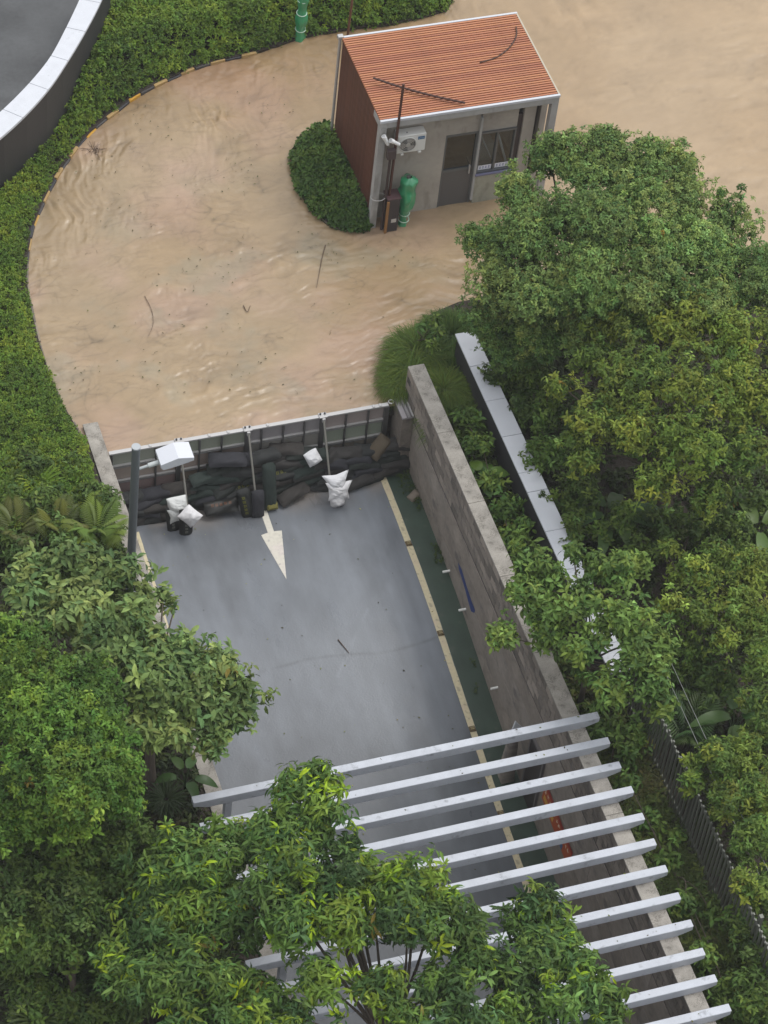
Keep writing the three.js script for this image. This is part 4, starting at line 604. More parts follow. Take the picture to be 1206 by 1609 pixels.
{
  const line = [...KERB];
  const bankH = (x, z) => { const d = distTo(x, z, line); return (0.12 + 0.5 * sm(0.0, 0.35, d) + 0.12 * fbm(x * 1.5, z * 1.5, 6.2, 3)); };
  const low = thing('hedge', 'clipped bright green hedge on the bank left of the flooded drive', 'hedge');
  const spill = KERB.map(([x, z], i) => { const a = KERB[Math.max(0, i - 1)], b = KERB[Math.min(KERB.length - 1, i + 1)], dx = b[0] - a[0], dz = b[1] - a[1], l = Math.hypot(dx, dz), k = -0.06 + 0.1 * Math.abs(N.noise(i * 0.7, 2.2, 1.1)) * 2; return [x - dz / l * -k, z - dx / l * k]; });
  const strip1 = [...spill.slice(8), [-0.5, 0], [-0.6, 1.9], [-5, 1.9], [-5, -5.5], [-2.6, -6.6], [-1.1, -7.5], [0, -8.4], [0.9, -9.35], [1.5, -10.15]];
  cover(strip1, bankH, hg, 21000, hedgeCols, 51, low, 'foliage');
  const tall = thing('hedge', 'tall shaggy green hedge along the far bank at the top of the flood', 'hedge');
  const farH = (x, z) => { const d = distTo(x, z, [...KERB.slice(0, 10).reverse(), ...FARBANK.slice(1)]); return 0.2 + 0.85 * sm(0, 0.7, d) + 0.3 * fbm(x * 1.1, z * 1.1, 2.2, 3) + 0.22 * fbm(x * 3.5, z * 3.5, 5.2, 3); };
  const strip2 = [...spill.slice(0, 9).reverse(), ...FARBANK.slice(1), [12, -20], [3.4, -18], [3.3, -13.1], [2.84, -12.15], [2.15, -11.06], [1.53, -10.17]];
  cover(strip2, farH, hgBig, 24000, hedgeCols, 52, tall, 'foliage');
  const grow = (poly, k) => { const cx = 7.2, cz = -7.1; return poly.map(p => [Math.min(7.52, cx + (p[0] - cx) * k), cz + (p[1] - cz) * k]); };
  const ISL = [[7.6, -8.87], [7.17, -8.8], [6.78, -8.56], [6.5, -8.13], [6.37, -7.7], [6.33, -7.04], [6.43, -6.36], [6.7, -5.71], [7.02, -5.51], [7.5, -5.42]];
  const isl = thing('hedge', 'dark green rounded hedge island against the left side of the gatehouse', 'hedge');
    cover(grow(ISL, 1.02), (x, z) => 0.12 + 0.36 * sm(0, 0.25, distTo(x, z, grow(ISL, 1.02))) + 0.1 * fbm(x * 2.5, z * 2.5, 1.2, 3), hg.map((g, i) => rosette(8, 0.12, 0.065, 0.3, 0.45, i + 30)), 2600, [[0.045, 0.085, 0.026], [0.065, 0.11, 0.032], [0.09, 0.14, 0.04]], 53, isl, 'foliage');
  mesh('planter_soil', slab(ISL, -0.3, 0.06), M.soil, isl);
  const ring = new THREE.CatmullRomCurve3(ISL.map(p => V3(p[0], 0.04, p[1]))); mesh('edging', new THREE.TubeGeometry(ring, 60, 0.035, 6), std([0.06, 0.05, 0.035], 0.8), isl);
}
// --- trees
const T = (a, h) => a.map(([x, y, r, dh = 0]) => [x, y, r, h + dh]);
plant('D', 'broadleaf_tree', 'big dark green small leaved tree hiding the right corner of the gatehouse', 'tree', [10.4, 0.05, -1.2], T([[818, 300, 40, 0.2], [862, 242, 40, 0.4], [925, 250, 62, 0.6], [1005, 265, 62, 0.6], [1060, 258, 45, 0.4], [1085, 320, 55, 0.3], [770, 380, 42, -0.3], [742, 372, 24, -0.3], [835, 370, 65, 0.5], [925, 350, 75, 1.0], [1010, 350, 70, 0.9], [1090, 395, 65, 0.5], [1160, 345, 42, 0.2], [1185, 430, 62, 0.1], [790, 440, 58, -0.4], [765, 490, 45, -1.3], [850, 455, 62, 0], [935, 440, 62, 0.5], [1020, 440, 60, 0.6], [1110, 470, 60, 0.1], [850, 520, 50, -1.4], [800, 540, 48, -1.9], [925, 520, 50, -0.8]], 4.0), 101, { trunk: 0.16, dense: 1.25 });
plant('E', 'broadleaf_tree', 'loose yellow green tree below the dark tree at the right edge', 'tree', [10.8, 0.05, 4.6], T([[1000, 500, 50, 0.3], [1080, 510, 62, 0.5], [1165, 530, 62, 0.4], [945, 510, 38, 0], [930, 565, 32, -0.2], [880, 605, 26, -0.4], [1000, 575, 55, 0.5], [1085, 600, 65, 0.7], [1165, 620, 60, 0.3], [940, 660, 48, -0.2], [1005, 680, 48, 0], [1085, 695, 58, 0.2], [920, 725, 30, -0.6], [1160, 710, 48, -0.2], [1030, 765, 40, -0.5], [980, 620, 45, 0.2], [900, 690, 22, -0.5], [1110, 780, 36, -0.8]], 3.6), 102, { trunk: 0.11, dense: 0.85, mat: LMsoft });
plant('F', 'broadleaf_tree', 'leafy mid green tree leaning over the white coping and the ramp wall', 'tree', [7.55, 0.05, 8.6], T([[838, 880, 32], [826, 945, 38, -0.1], [868, 905, 24, 0.2], [930, 885, 22, 0.1], [915, 930, 22, 0.1], [940, 985, 22], [925, 955, 22, 0.1], [946, 1012, 14], [900, 870, 18, 0.2], [968, 905, 38, 0.2], [1000, 885, 22], [880, 970, 32, 0.1], [992, 975, 42, 0.3], [1020, 1020, 46, 0.2], [1042, 1005, 28], [795, 1000, 24, -0.3], [900, 1022, 28, -0.1], [962, 1085, 30, -0.3], [1020, 1080, 36], [1040, 1112, 20, -0.2], [998, 1035, 28, 0.2], [860, 1000, 26, -0.3], [915, 1060, 18, -0.6]], 2.7), 103, { trunk: 0.07, each: 160, dense: 0.95, loose: 0.25 });
plant('E', 'shrub', 'loose yellow green shrub at the right edge above the picket fence', 'shrub', [10.6, 0.05, 8.6], T([[1090, 905, 38], [1135, 885, 42], [1180, 905, 45], [1105, 965, 36], [1160, 960, 48], [1062, 950, 28], [1195, 1040, 36], [1055, 865, 24], [1130, 1010, 26], [1195, 980, 30], [1190, 1100, 30]], 1.9), 104, { trunk: 0.05, stem: 'stem', dense: 0.8, mat: LMsoft });
plant('E', 'shrub', 'bushy yellow green shrub spilling over the picket fence lower right', 'shrub', [9.9, 0.05, 11.4], T([[1130, 1205, 42], [1180, 1190, 42], [1090, 1202, 18, -0.2], [1190, 1255, 44], [1150, 1265, 38], [1188, 1325, 36], [1180, 1385, 30], [1088, 1235, 20, -0.2], [1200, 1150, 30]], 1.7), 105, { trunk: 0.05, stem: 'stem', dense: 1.0, mat: LMsoft });
plant('A', 'broadleaf_tree', 'large leaved pale green tree overhanging the left edge of the ramp', 'tree', [-1.3, 0.07, 8.6], T([[60, 915, 45, -0.2], [125, 900, 45], [188, 905, 40, 0.1], [226, 945, 24], [120, 965, 52, 0.4], [190, 985, 46, 0.5], [238, 1012, 30, 0.2], [280, 1015, 22, 0.1], [292, 1045, 38, 0.3], [345, 1050, 38, 0.2], [385, 1085, 30], [300, 1105, 44, 0.4], [240, 1075, 46, 0.7], [345, 1125, 36, 0.1], [375, 1130, 22, 0], [265, 1140, 38, 0.2], [330, 1165, 26, -0.1], [215, 1150, 38, 0.3], [45, 965, 45, 0.1], [256, 935, 12, -0.6], [275, 950, 9, -0.7], [160, 1030, 40, 0.7]], 2.9), 106, { trunk: 0.12, each: 260, dense: 1.05 });
plant('B', 'broadleaf_tree', 'fine leaved bright green tree at the left edge below the pale one', 'tree', [-3.6, 0.07, 11.4], T([[60, 1060, 50, 0.2], [130, 1090, 52, 0.2], [60, 1135, 62, 0.6], [140, 1155, 55, 0.5], [30, 1215, 48, 0.3], [110, 1225, 62, 0.6], [172, 1210, 42, 0.2], [190, 1255, 32, -0.2], [95, 1285, 48, 0], [15, 1010, 42, -0.1], [20, 1290, 40, -0.3], [5, 1100, 50, 0.4]], 3.8), 107, { trunk: 0.12, dense: 1.2, lumps: 1.2 });
plant('G', 'broadleaf_tree', 'shadowy dark green tree at the lower left edge of the photograph', 'tree', [-4.2, 0.07, 14.4], T([[50, 1350, 55], [125, 1335, 55], [205, 1330, 45, 0.2], [80, 1415, 55], [20, 1410, 45], [150, 1400, 40, -0.3], [40, 1470, 40, -0.4], [85, 1480, 46, -0.3], [140, 1450, 44, -0.2], [190, 1400, 36, -0.2], [110, 1440, 40, 0]], 2.4), 108, { trunk: 0.1, dense: 1.2 });
plant('C', 'umbrella_tree', 'whorled leaf tree at the left end of the pergola, lower left', 'tree', [-2.4, 0.07, 14.6], T([[360, 1320, 40, 0.2], [285, 1335, 42], [250, 1395, 48], [330, 1370, 56, 0.4], [300, 1450, 54, 0.3], [225, 1450, 46, -0.3], [390, 1440, 50, 0.4], [340, 1535, 54, 0.3], [260, 1540, 54], [400, 1590, 54, 0.2], [300, 1605, 46, 0.1], [410, 1312, 32, 0.3], [190, 1520, 40, -0.5]], 3.0), 109, { trunk: 0.1, each: 200, dense: 1.0, loose: 0.2 });
plant('C', 'umbrella_tree', 'tallest whorled leaf tree standing over the middle of the pergola', 'tree', [0.8, 0.6, 18.6], T([[482, 1258, 50, 0.4], [512, 1302, 44, 0.2], [445, 1315, 44, 0.1], [425, 1375, 50, 0.3], [505, 1370, 50, 0.5], [548, 1340, 24], [585, 1405, 40, 0.1], [648, 1385, 46, 0.3], [690, 1405, 34, 0.1], [640, 1450, 48, 0.4], [555, 1445, 44, 0.4], [470, 1455, 50, 0.2], [705, 1460, 44, 0.2], [752, 1500, 42], [700, 1555, 44], [600, 1560, 36, -0.1], [510, 1545, 40, -0.1], [730, 1600, 36], [640, 1600, 30, -0.2], [470, 1600, 30, -0.3]], 4.0), 110, { trunk: 0.13, each: 280, dense: 0.95, loose: 0.14 });
plant('C', 'umbrella_tree', 'whorled leaf tree over the right part of the pergola at the bottom', 'tree', [3.9, 0.6, 18.4], T([[825, 1450, 36], [862, 1420, 34, 0.2], [880, 1470, 28], [842, 1505, 42, 0.2], [900, 1525, 38], [942, 1562, 34], [810, 1560, 42, 0.1], [880, 1595, 44], [960, 1600, 26], [795, 1605, 36], [780, 1520, 24, -0.2]], 3.6), 111, { trunk: 0.1, each: 160, dense: 1.0, loose: 0.18 });
// understory shrubs on the right
plant('F', 'shrub', 'low green shrub between the ramp wall and the white coping', 'shrub', [7.5, 0.05, 3.4], T([[740, 700, 30], [790, 800, 26], [800, 850, 26], [815, 830, 20], [770, 760, 18], [730, 660, 24]], 0.5), 112, { trunk: 0.03, stem: 'stem', dense: 0.9 });
plant('G', 'shrub', 'dark shrub growing right behind the white coping below the trees', 'shrub', [9.6, 0.05, 1.2], T([[830, 590, 50], [800, 540, 40], [870, 650, 45], [860, 720, 40], [900, 780, 40], [830, 640, 30], [780, 590, 26], [900, 830, 30]], 1.0), 113, { trunk: 0.05, stem: 'stem', dense: 0.9 });
plant('G', 'shrub', 'dark understory shrub right of the leaning tree', 'shrub', [10.6, 0.05, 7.0], T([[960, 820, 40], [1030, 830, 40], [1000, 870, 30], [1080, 1040, 40], [1120, 1080, 40], [1150, 840, 40], [1180, 780, 40], [1090, 820, 36]], 1.0), 114, { trunk: 0.05, stem: 'stem', dense: 0.7 });
plant('F', 'shrub', 'green shrub at the wall foot where the pergola begins', 'shrub', [7.6, 0.05, 10.2], T([[950, 1150, 26], [985, 1180, 24], [935, 1120, 22], [1000, 1150, 20]], 0.6), 115, { trunk: 0.03, stem: 'stem', dense: 0.7 });
plant('F', 'shrub', 'row of small shrubs along the grass strip beside the pergola beam ends', 'shrub', [7.8, 0.05, 12.6], T([[988, 1232, 20], [1022, 1290, 20, -0.1], [1052, 1352, 16, -0.1], [1078, 1425, 22], [1112, 1505, 24], [1142, 1565, 24], [1060, 1310, 14, -0.1], [1120, 1440, 16, -0.1]], 0.45), 120, { trunk: 0.025, stem: 'stem', dense: 0.7 });
plant('G', 'shrub', 'dark shrub in the lower right corner behind the fence', 'shrub', [9.4, 0.05, 15.2], T([[1180, 1450, 40], [1195, 1500, 40], [1170, 1560, 40], [1200, 1590, 40], [1190, 1420, 30]], 0.8), 116, { trunk: 0.04, stem: 'stem', dense: 0.9 });
plant('G', 'shrub', 'dark green shrub among the palms on the left bank', 'shrub', [-2.4, 0.07, 3.2], T([[30, 800, 40], [90, 800, 40], [150, 790, 36], [20, 860, 40], [100, 850, 40], [170, 850, 30], [40, 740, 36], [110, 740, 28]], 0.5), 117, { trunk: 0.04, stem: 'stem', dense: 0.8 });

// --- palms, broad leaved plants, grasses
function blade(L, W, curve, n = 7) { // a long blade along +z that rises and arches over
  const P = [], I = []; let y = 0, z = 0; for (let i = 0; i <= n; i++) { const t = i / n, w = W / 2 * Math.min(1, 0.5 + 2.2 * t) * (1 - t ** 2.2), a = mix(1.25, -1.25 * curve - 0.2, Math.pow(t, 0.85)); P.push(-w, y, z, w, y, z); y += Math.sin(a) * L / n; z += Math.cos(a) * L / n; if (i < n) { const b = i * 2; I.push(b, b + 2, b + 1, b + 1, b + 2, b + 3); } }
  const g = new THREE.BufferGeometry(); g.setAttribute('position', new THREE.Float32BufferAttribute(P, 3)); g.setIndex(I); g.computeVertexNormals(); return g;
}
const colored = (c, rough = 0.5, tr = 0.2) => { const m = leafMat(rough, tr); m.color.setRGB(...c); return m; };
function fanLeaf(r, n) { const a = []; for (let i = 0; i < n; i++) { const g = leaf(r * R(0.85, 1.05), r * 0.11, R(0.15, 0.5), 0.5); g.rotateY((i / (n - 1) - 0.5) * 4.2); a.push(g); } const g = mergeGeometries(a); g.computeVertexNormals(); return g; }
function frond(L, n) { const a = []; for (let i = 0; i < n; i++) { const t = (i + 1) / n, len = L * 0.42 * Math.sin(Math.PI * (0.12 + 0.8 * t)); for (const s of [-1, 1]) { const g = leaf(len, len * 0.13, 0.5, 0.4); g.rotateY(s * mix(1.25, 0.45, t)); g.translate(0, Math.sin(t * 2.1) * L * 0.22, t * L * 0.92); a.push(g); } } const g = mergeGeometries(a); g.computeVertexNormals(); return g; }
function palm(name, label, pos, seedNo, n, mk, c, up = 0.9, stemH = 0.4) {
  reseed(seedNo); const t = thing(name, label, 'palm', pos); mesh('stem', limb([V3(0, -0.1, 0), V3(0.03, stemH * 0.5, 0.02), V3(0, stemH, 0)], 0.06, 0.035), M.bark, t); const vs = [mk(), mk(), mk()];
  for (let i = 0; i < n; i++) { const a = i * 2.4 + R(-0.3, 0.3), el = R(0.1, up); const m = mesh('frond', vs[i % 3], colored(tone(c, 0.25), 0.45, 0.25), t, [Math.sin(a) * 0.06, stemH + R(-0.05, 0.05), Math.cos(a) * 0.06]); m.rotation.set(-el, a, R(-0.3, 0.3), 'YXZ'); m.scale.setScalar(R(0.8, 1.1)); }
  return t;
}
const P3 = (px, py, y) => at(px, py, y).toArray();
const onBed = (px, py, top, base) => { const p = at(px, py, top); return [p.x, base, p.z]; };
palm('fan_palm', 'bright yellow green fan palm beside the low wall on the left bank', onBed(60, 752, 0.7, 0.07), 201, 9, () => fanLeaf(0.5, 17), [0.17, 0.23, 0.03]);
palm('feather_palm', 'olive feathery palm at the foot of the low left wall', onBed(150, 832, 0.6, 0.07), 202, 11, () => frond(0.8, 19), [0.12, 0.165, 0.04]);
palm('feather_palm', 'brownish feathery palm left of the grey lamp pole', onBed(90, 830, 0.5, 0.07), 203, 10, () => frond(0.7, 18), [0.1, 0.115, 0.035]);
palm('feather_palm', 'small dark palm at the left edge under the fan palm', onBed(25, 835, 0.5, 0.07), 204, 9, () => frond(0.7, 18), [0.08, 0.09, 0.03]);
palm('fan_palm', 'dark fan palm in the lower left corner', onBed(40, 1500, 1.0, 0.07), 205, 11, () => fanLeaf(0.62, 18), [0.04, 0.065, 0.028]);
palm('fan_palm', 'large dim fan palm at the bottom edge left of the whorled tree', onBed(115, 1550, 1.3, 0.07), 206, 12, () => fanLeaf(0.75, 20), [0.045, 0.075, 0.03]);
palm('fan_palm', 'fan palm with thin fingers above the bottom edge, mid left', onBed(180, 1470, 1.2, 0.07), 207, 10, () => fanLeaf(0.5, 16), [0.055, 0.09, 0.035]);
palm('fan_palm', 'small dark fan palm just left of the pale pergola beam end', onBed(262, 1235, 0.9, 0.07), 208, 8, () => fanLeaf(0.4, 14), [0.03, 0.05, 0.025]);
palm('fan_palm', 'thin fingered palm clump at the bottom edge beside the dim large fan palm', onBed(215, 1545, 1.6, 0.07), 212, 12, () => fanLeaf(0.46, 15), [0.07, 0.105, 0.045], 1.0, 1.2);
palm('fan_palm', 'thin fingered palm clump left of the whorled tree crown', onBed(235, 1415, 1.7, 0.07), 213, 12, () => fanLeaf(0.45, 15), [0.075, 0.11, 0.045], 1.0, 1.3);
palm('fan_palm', 'dark palm clump over the bottom left corner ground', onBed(60, 1590, 1.2, 0.07), 214, 12, () => fanLeaf(0.6, 17), [0.04, 0.06, 0.03], 1.0, 0.8);
plant('G', 'shrub', 'low dark shrub filling the bottom left corner', 'shrub', [-4.0, 0.07, 15.8], T([[40, 1500, 44], [110, 1480, 44, -0.1], [160, 1510, 40], [60, 1570, 44], [130, 1580, 44], [190, 1590, 40], [10, 1450, 40], [180, 1440, 36]], 0.9), 119, { trunk: 0.04, stem: 'stem', dense: 1.0 });
palm('feather_palm', 'dusky palm under the loose tree right of the picket fence', onBed(1080, 1130, 1.0, 0.05), 209, 10, () => frond(1.0, 14), [0.04, 0.07, 0.03]);
palm('feather_palm', 'pale feathery palm at the right edge below the yellow green tree', onBed(1185, 810, 1.2, 0.05), 210, 9, () => frond(1.1, 14), [0.09, 0.13, 0.05]);
palm('feather_palm', 'dim palm in the gap beside the leaning tree', onBed(1090, 1030, 0.9, 0.05), 211, 9, () => frond(0.9, 13), [0.04, 0.06, 0.03]);
function broad(L, W) { const P = [], I = [], n = 7; for (let i = 0; i <= n; i++) { const t = i / n, w = W / 2 * Math.pow(Math.sin(Math.PI * (0.06 + 0.94 * t) ** 0.8), 0.7), y = t * L * 0.28 - 0.55 * L * t * t; P.push(-w, y + w * 0.22, t * L, 0, y, t * L, w, y + w * 0.22, t * L); if (i < n) for (let s = 0; s < 2; s++) { const a = i * 3 + s; I.push(a, a + 3, a + 1, a + 1, a + 3, a + 4); } } const g = new THREE.BufferGeometry(); g.setAttribute('position', new THREE.Float32BufferAttribute(P, 3)); g.setIndex(I); g.computeVertexNormals(); return g; }
function broadPlant(name, label, pos, seedNo, n, L, W, c, hh) { reseed(seedNo); const t = thing(name, label, 'plant', pos), g = broad(L, W); for (let i = 0; i < n; i++) { const a = i * 2.4 + R(-0.3, 0.3), h = hh * R(0.7, 1.1); mesh('stalk', limb([V3(0, -0.05, 0), V3(Math.sin(a) * 0.06, h * 0.6, Math.cos(a) * 0.06), V3(Math.sin(a) * 0.18, h, Math.cos(a) * 0.18)], 0.02, 0.012, 5, 5), colored([0.05, 0.08, 0.03]), t); const m = mesh('leaf', g, colored(tone(c, 0.2), 0.4, 0.25), t, [Math.sin(a) * 0.18, h, Math.cos(a) * 0.18]); m.rotation.set(R(-0.3, 0.25), a, 0, 'YXZ'); m.scale.setScalar(R(0.75, 1.1)); } return t; }
broadPlant('elephant_ear', 'pale broad leaved plant between the ramp wall and the white coping', onBed(757, 745, 0.6, 0.05), 221, 8, 0.42, 0.3, [0.09, 0.15, 0.05], 0.5);
broadPlant('elephant_ear', 'broad leaved plant in the bed just below the pale one', onBed(735, 730, 0.5, 0.05), 222, 6, 0.34, 0.24, [0.06, 0.11, 0.035], 0.4);
broadPlant('banana_plant', 'dark banana plant behind the leaning tree', onBed(960, 800, 1.2, 0.05), 223, 8, 1.0, 0.3, [0.04, 0.075, 0.035], 1.0);
broadPlant('banana_plant', 'pale banana plant at the right edge below the loose tree', onBed(1195, 820, 1.3, 0.05), 224, 7, 1.0, 0.3, [0.09, 0.14, 0.06], 1.1);
broadPlant('banana_plant', 'dim banana plant above the bushy shrub at lower right', onBed(1160, 1120, 1.0, 0.05), 225, 8, 1.0, 0.32, [0.045, 0.08, 0.035], 0.9);
broadPlant('banana_plant', 'broad dark leaf plant beside the left end of the first pergola beam', onBed(292, 1215, 0.6, 0.07), 226, 5, 0.45, 0.2, [0.04, 0.08, 0.035], 0.5);
{
  const y = tag(mesh('yellow_leaf', broad(0.42, 0.24), colored([0.28, 0.25, 0.05], 0.5), scene, onBed(1003, 1160, 0.3, 0.34), [0.3, 0.8, 0.2]), 'large yellowing leaf lying near the top of the picket fence', 'leaf');
  tag(mesh('yellow_leaf', broad(0.3, 0.2), colored([0.3, 0.26, 0.03], 0.5), scene, onBed(1145, 1480, 0.2, 0.3), [0.2, 2.2, 0.1]), 'small bright yellow leaf in the grass near the fence foot, bottom right', 'leaf');
}
const bladeG = [0.5, 0.75, 1.0].map((c, i) => blade(0.85, 0.015, c));
function tussock(label, pos, r, n, c, seedNo, s) {
  reseed(seedNo); const t = thing('grass_tussock', label, 'grass', pos), list = []; mesh('root_clump', new THREE.SphereGeometry(0.2, 10, 8).scale(r * 3, 0.7, r * 3), M.soil, t);
  for (let i = 0; i < n; i++) { const a = R(0, 6.28), q = Math.sqrt(rnd()); list.push({ p: V3(Math.cos(a) * q * r, 0.05 + 0.15 * (1 - q), Math.sin(a) * q * r), n: V3(Math.cos(a) * q * 0.3 + R(-0.25, 0.25), 1, Math.sin(a) * q * 0.3 + R(-0.25, 0.25)), a: -a + Math.PI / 2 + R(-1.1, 1.1), s: s * R(0.7, 1.3), c: tone(c, 0.3) }); }
  place(list, bladeG, LMsoft, t, 'blades');
}
tussock('arching grass tussock at the flooded end of the tall ramp wall', [7.0, 0.02, -0.75], 0.36, 3200, [0.11, 0.15, 0.04], 231, 0.75);
tussock('grass tussock between the tall ramp wall and the white coping end', [7.5, 0.05, 0.0], 0.32, 2600, [0.12, 0.165, 0.045], 232, 0.8);
tussock('small grass tussock nearest the gate pillar at the flood edge', [6.62, 0.0, -0.42], 0.22, 900, [0.1, 0.14, 0.04], 236, 0.6);
tussock('drooping grass tussock hanging toward the flood from the bed corner', [7.3, 0.05, -1.2], 0.4, 2200, [0.1, 0.145, 0.042], 237, 0.85);
tussock('dark grass tussock behind the end of the white coping', [8.2, 0.05, -1.5], 0.42, 2800, [0.07, 0.115, 0.036], 233, 0.85);
tussock('dim grass tussock under the dark tree right of the white coping', [9.3, 0.05, -0.9], 0.6, 2600, [0.045, 0.075, 0.03], 234, 1.0);
tussock('grass tussock along the bed halfway down the tall ramp wall', [7.4, 0.05, 0.95], 0.35, 1600, [0.09, 0.13, 0.04], 235, 0.8);
plant('F', 'shrub', 'thin reddish green shrub rising from the grass at the water edge', 'shrub', [7.3, 0.05, -1.6], T([[665, 512, 11], [680, 500, 12], [690, 525, 12], [655, 520, 7], [678, 540, 10]], 0.9), 118, { trunk: 0.015, stem: 'stem', dense: 0.35 });
// ground cover right of the ramp wall, left bank and behind the pergola
{
  const gc = new THREE.Group(); gc.name = 'ground_cover'; gc.userData.kind = 'stuff'; gc.userData.label = 'low mixed greenery covering the beds right of the ramp'; gc.userData.category = 'ground cover'; scene.add(gc);
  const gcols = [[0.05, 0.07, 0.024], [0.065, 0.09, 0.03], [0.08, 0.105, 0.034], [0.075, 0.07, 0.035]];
  cover([[7.06, 0.2], [7.98, 0.2], [7.98, 8.8], [8.3, 9], [8.3, 18], [7.06, 18]], (x, z) => 0.26 + 0.3 * fbm(x * 2, z * 2, 4.4, 3), SP.G.geos, 3600, gcols, 241, gc, 'leafage');
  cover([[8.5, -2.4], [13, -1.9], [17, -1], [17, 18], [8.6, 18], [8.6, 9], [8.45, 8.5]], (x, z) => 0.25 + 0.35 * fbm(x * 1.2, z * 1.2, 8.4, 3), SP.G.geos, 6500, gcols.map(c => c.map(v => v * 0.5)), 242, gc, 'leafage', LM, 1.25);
  cover([[7.3, 9.5], [8.3, 9.5], [8.3, 18], [7.1, 18]], (x, z) => 0.22 + 0.25 * fbm(x * 2, z * 2, 1.4, 3), bladeG, 5200, [[0.06, 0.08, 0.03], [0.075, 0.09, 0.035], [0.12, 0.105, 0.06]], 243, gc, 'grass_blades', LMsoft, 0.5);
  const lc = new THREE.Group(); lc.name = 'ground_cover_001'; lc.userData.kind = 'stuff'; lc.userData.label = 'dark low greenery on the left bank under the trees'; lc.userData.category = 'ground cover'; scene.add(lc);
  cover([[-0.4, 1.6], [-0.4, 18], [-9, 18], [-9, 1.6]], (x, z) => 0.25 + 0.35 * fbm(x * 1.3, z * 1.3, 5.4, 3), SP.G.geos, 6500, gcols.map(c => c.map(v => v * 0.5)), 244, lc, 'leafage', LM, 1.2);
  // sprigs at the ramp's edges
  const sp = new THREE.Group(); sp.name = 'weeds'; sp.userData.kind = 'stuff'; sp.userData.label = 'small weeds growing in the green strip at the wall foot'; sp.userData.category = 'weeds'; scene.add(sp);
  reseed(245); const list = []; for (const [x, z, r, n] of [[6.5, 0.95, 0.16, 60], [6.6, 1.6, 0.08, 20], [6.55, 3.0, 0.1, 24], [6.6, 2.8, 0.08, 16], [6.5, 5.6, 0.05, 6], [6.4, 6.2, 0.06, 8]]) for (let i = 0; i < n; i++) { const px = x + R(-r, r), pz = z + R(-r, r) * 2; list.push({ p: V3(Math.min(px, 6.66), rampY(pz) + R(0.01, 0.12), pz), n: V3(R(-0.5, 0.5), 1, R(-0.5, 0.5)), a: R(0, 6.28), s: R(0.3, 0.8), c: tone([0.05, 0.075, 0.025], 0.3) }); }
  place(list, hg, LM, sp, 'leafage');
}
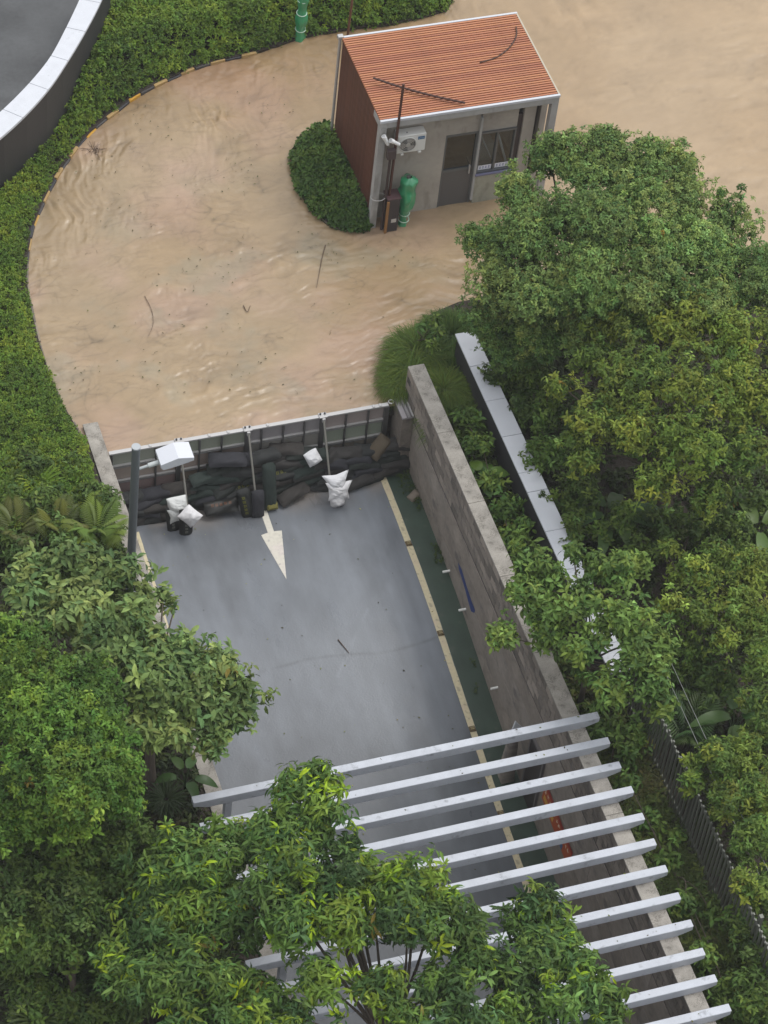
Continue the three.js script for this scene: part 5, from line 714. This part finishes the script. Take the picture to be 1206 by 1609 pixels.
// fallen leaves and grit on the ramp, floating scraps on the water
{
  const flat = leaf(0.07, 0.035, 0.1), mk = (name, label, n, seedNo, where, cols, s) => { const g = new THREE.Group(); g.name = name; g.userData.kind = 'stuff'; g.userData.label = label; g.userData.category = 'debris'; scene.add(g); reseed(seedNo); const l = []; for (let i = 0; i < n; i++) { const p = where(); if (p) l.push({ p, n: V3(R(-0.15, 0.15), 1, R(-0.15, 0.15)), a: R(0, 6.28), s: R(0.4, 1.2) * s, c: tone(cols[Math.floor(rnd() * cols.length)], 0.3) }); } const f = flat.clone(); f.computeVertexNormals(); place(l, [f], LMsoft, g, 'scraps'); };
  mk('fallen_leaves', 'scattered fallen leaves and grit on the grey ramp', 130, 251, () => { const x = R(0.4, 6.6), z = R(1.0, 15); return V3(x, rampY(z) + 0.013, z); }, [[0.1, 0.09, 0.05], [0.05, 0.045, 0.03], [0.16, 0.14, 0.06], [0.3, 0.28, 0.2]], 0.7);
  mk('beam_litter', 'fallen leaves and bits lying along the tops of the pergola beams', 120, 253, () => { const k = Math.floor(R(0, 13)); return V3(R(-0.7, 7.2), 1.224, 9.685 + k * 0.614 + R(0.02, 0.145)); }, [[0.1, 0.09, 0.04], [0.06, 0.05, 0.03], [0.13, 0.15, 0.04]], 0.8);
  mk('floating_debris', 'small leaves and twig scraps drifting on the brown water', 1500, 252, () => { const x = R(-0.5, 9), z = R(-11, -0.2), k = fbm(x * 0.7 + 5, z * 0.7, 7.1, 5); if (k < R(-0.05, 0.35) || x > 7 && z < -5.2 || !inside(x, z, [...KERB, [6.2, -0.2], [7, -2.4], [9, -2.8], [9, -12]])) return null; return V3(x, 0.03, z); }, [[0.08, 0.07, 0.035], [0.05, 0.055, 0.025], [0.07, 0.045, 0.025], [0.1, 0.1, 0.04]], 0.7);
  const bm = std([0.12, 0.08, 0.055], 0.85);
  { const g = new THREE.Group(); g.name = 'floating_twigs'; g.userData = { kind: 'stuff', label: 'thin broken twigs scattered over the brown flood', category: 'debris' }; scene.add(g); reseed(255); const l = [], tw = [0, 1, 2].map(i => limb([V3(0, 0, -0.14), V3(R(-0.05, 0.05), 0.01, -0.04), V3(R(-0.05, 0.05), 0, 0.05), V3(R(-0.03, 0.03), 0.005, 0.15)], 0.008, 0.003, 4, 6));
    while (l.length < 60) { const x = R(-0.5, 7), z = R(-9, -0.3); if (!inside(x, z, [...KERB, [6.2, -0.2], [6.4, -5.4], [6.2, -8], [7, -12]]) || fbm(x * 0.7 + 5, z * 0.7, 7.1, 5) < R(-0.25, 0.2)) continue; l.push({ p: V3(x, 0.028, z), n: V3(R(-0.05, 0.05), 1, R(-0.05, 0.05)), a: R(0, 6.28), s: R(0.2, 0.6), c: tone([0.075, 0.055, 0.035], 0.35) }); }
    place(l, tw, std([1, 1, 1], 0.85), g, 'scraps'); }
  const branch = (label, pts, r) => tag(mesh('floating_branch', limb(pts.map(([x, y]) => { const p = at(x, y, 0.03); return p; }), r, r * 0.4, 5, 12), bm), label, 'branch');
  branch('long thin branch floating below the hedge island', [[511, 385], [505, 408], [501, 430], [497, 452]], 0.012);
  branch('bent branch floating in the left middle of the flooded drive', [[227, 465], [238, 488], [240, 510], [233, 528]], 0.008);
  branch('forked twig floating right of the bent branch', [[382, 480], [388, 490], [393, 480]], 0.012);
  tag(mesh('fallen_twig', limb([V3(2.35, rampY(9.6) + 0.02, 4.6), V3(2.5, rampY(4.9) + 0.03, 4.9), V3(2.62, rampY(5.0) + 0.02, 5.0)].map((p, i) => { const q = at(530 + i * 9, 1010 + i * 9, -2.0); q.y = rampY(q.z) + 0.02; return q; }), 0.012, 0.006, 5, 6), bm), 'short dark twig lying in the middle of the grey ramp', 'twig');
  // brushwood caught on the kerb
  reseed(260); const br = thing('brushwood', 'reddish brown brushwood caught at the kerb top left of the flood', 'brushwood', at(148, 238, 0).toArray());
  for (let i = 0; i < 26; i++) { const a = R(0, 6.28), r = R(0.1, 0.4); mesh('stick', limb([V3(R(-0.1, 0.1), 0, R(-0.1, 0.1)), V3(Math.cos(a) * r * 0.5, R(0.02, 0.12), Math.sin(a) * r * 0.5), V3(Math.cos(a) * r, R(0, 0.08), Math.sin(a) * r)], 0.007, 0.003, 4, 4), bm, br); }
  const rag = tag(mesh('crumpled_bag', pillow(0.26, 0.2, 0.14, 8.8), std([0.16, 0.13, 0.1], 0.7), scene, [6.54, rampY(1.35) + 0.06, 1.35], [0.3, 0.5, 0.4]), 'crumpled brown scrap bag at the wall foot beyond the gate pillar', 'bag');
}
const renderer = new THREE.WebGLRenderer({ antialias: true });
renderer.toneMapping = THREE.LinearToneMapping; renderer.toneMappingExposure = EXPOSURE;
renderer.shadowMap.enabled = true; renderer.setSize(768, 1024);
renderer.render(scene, camera);
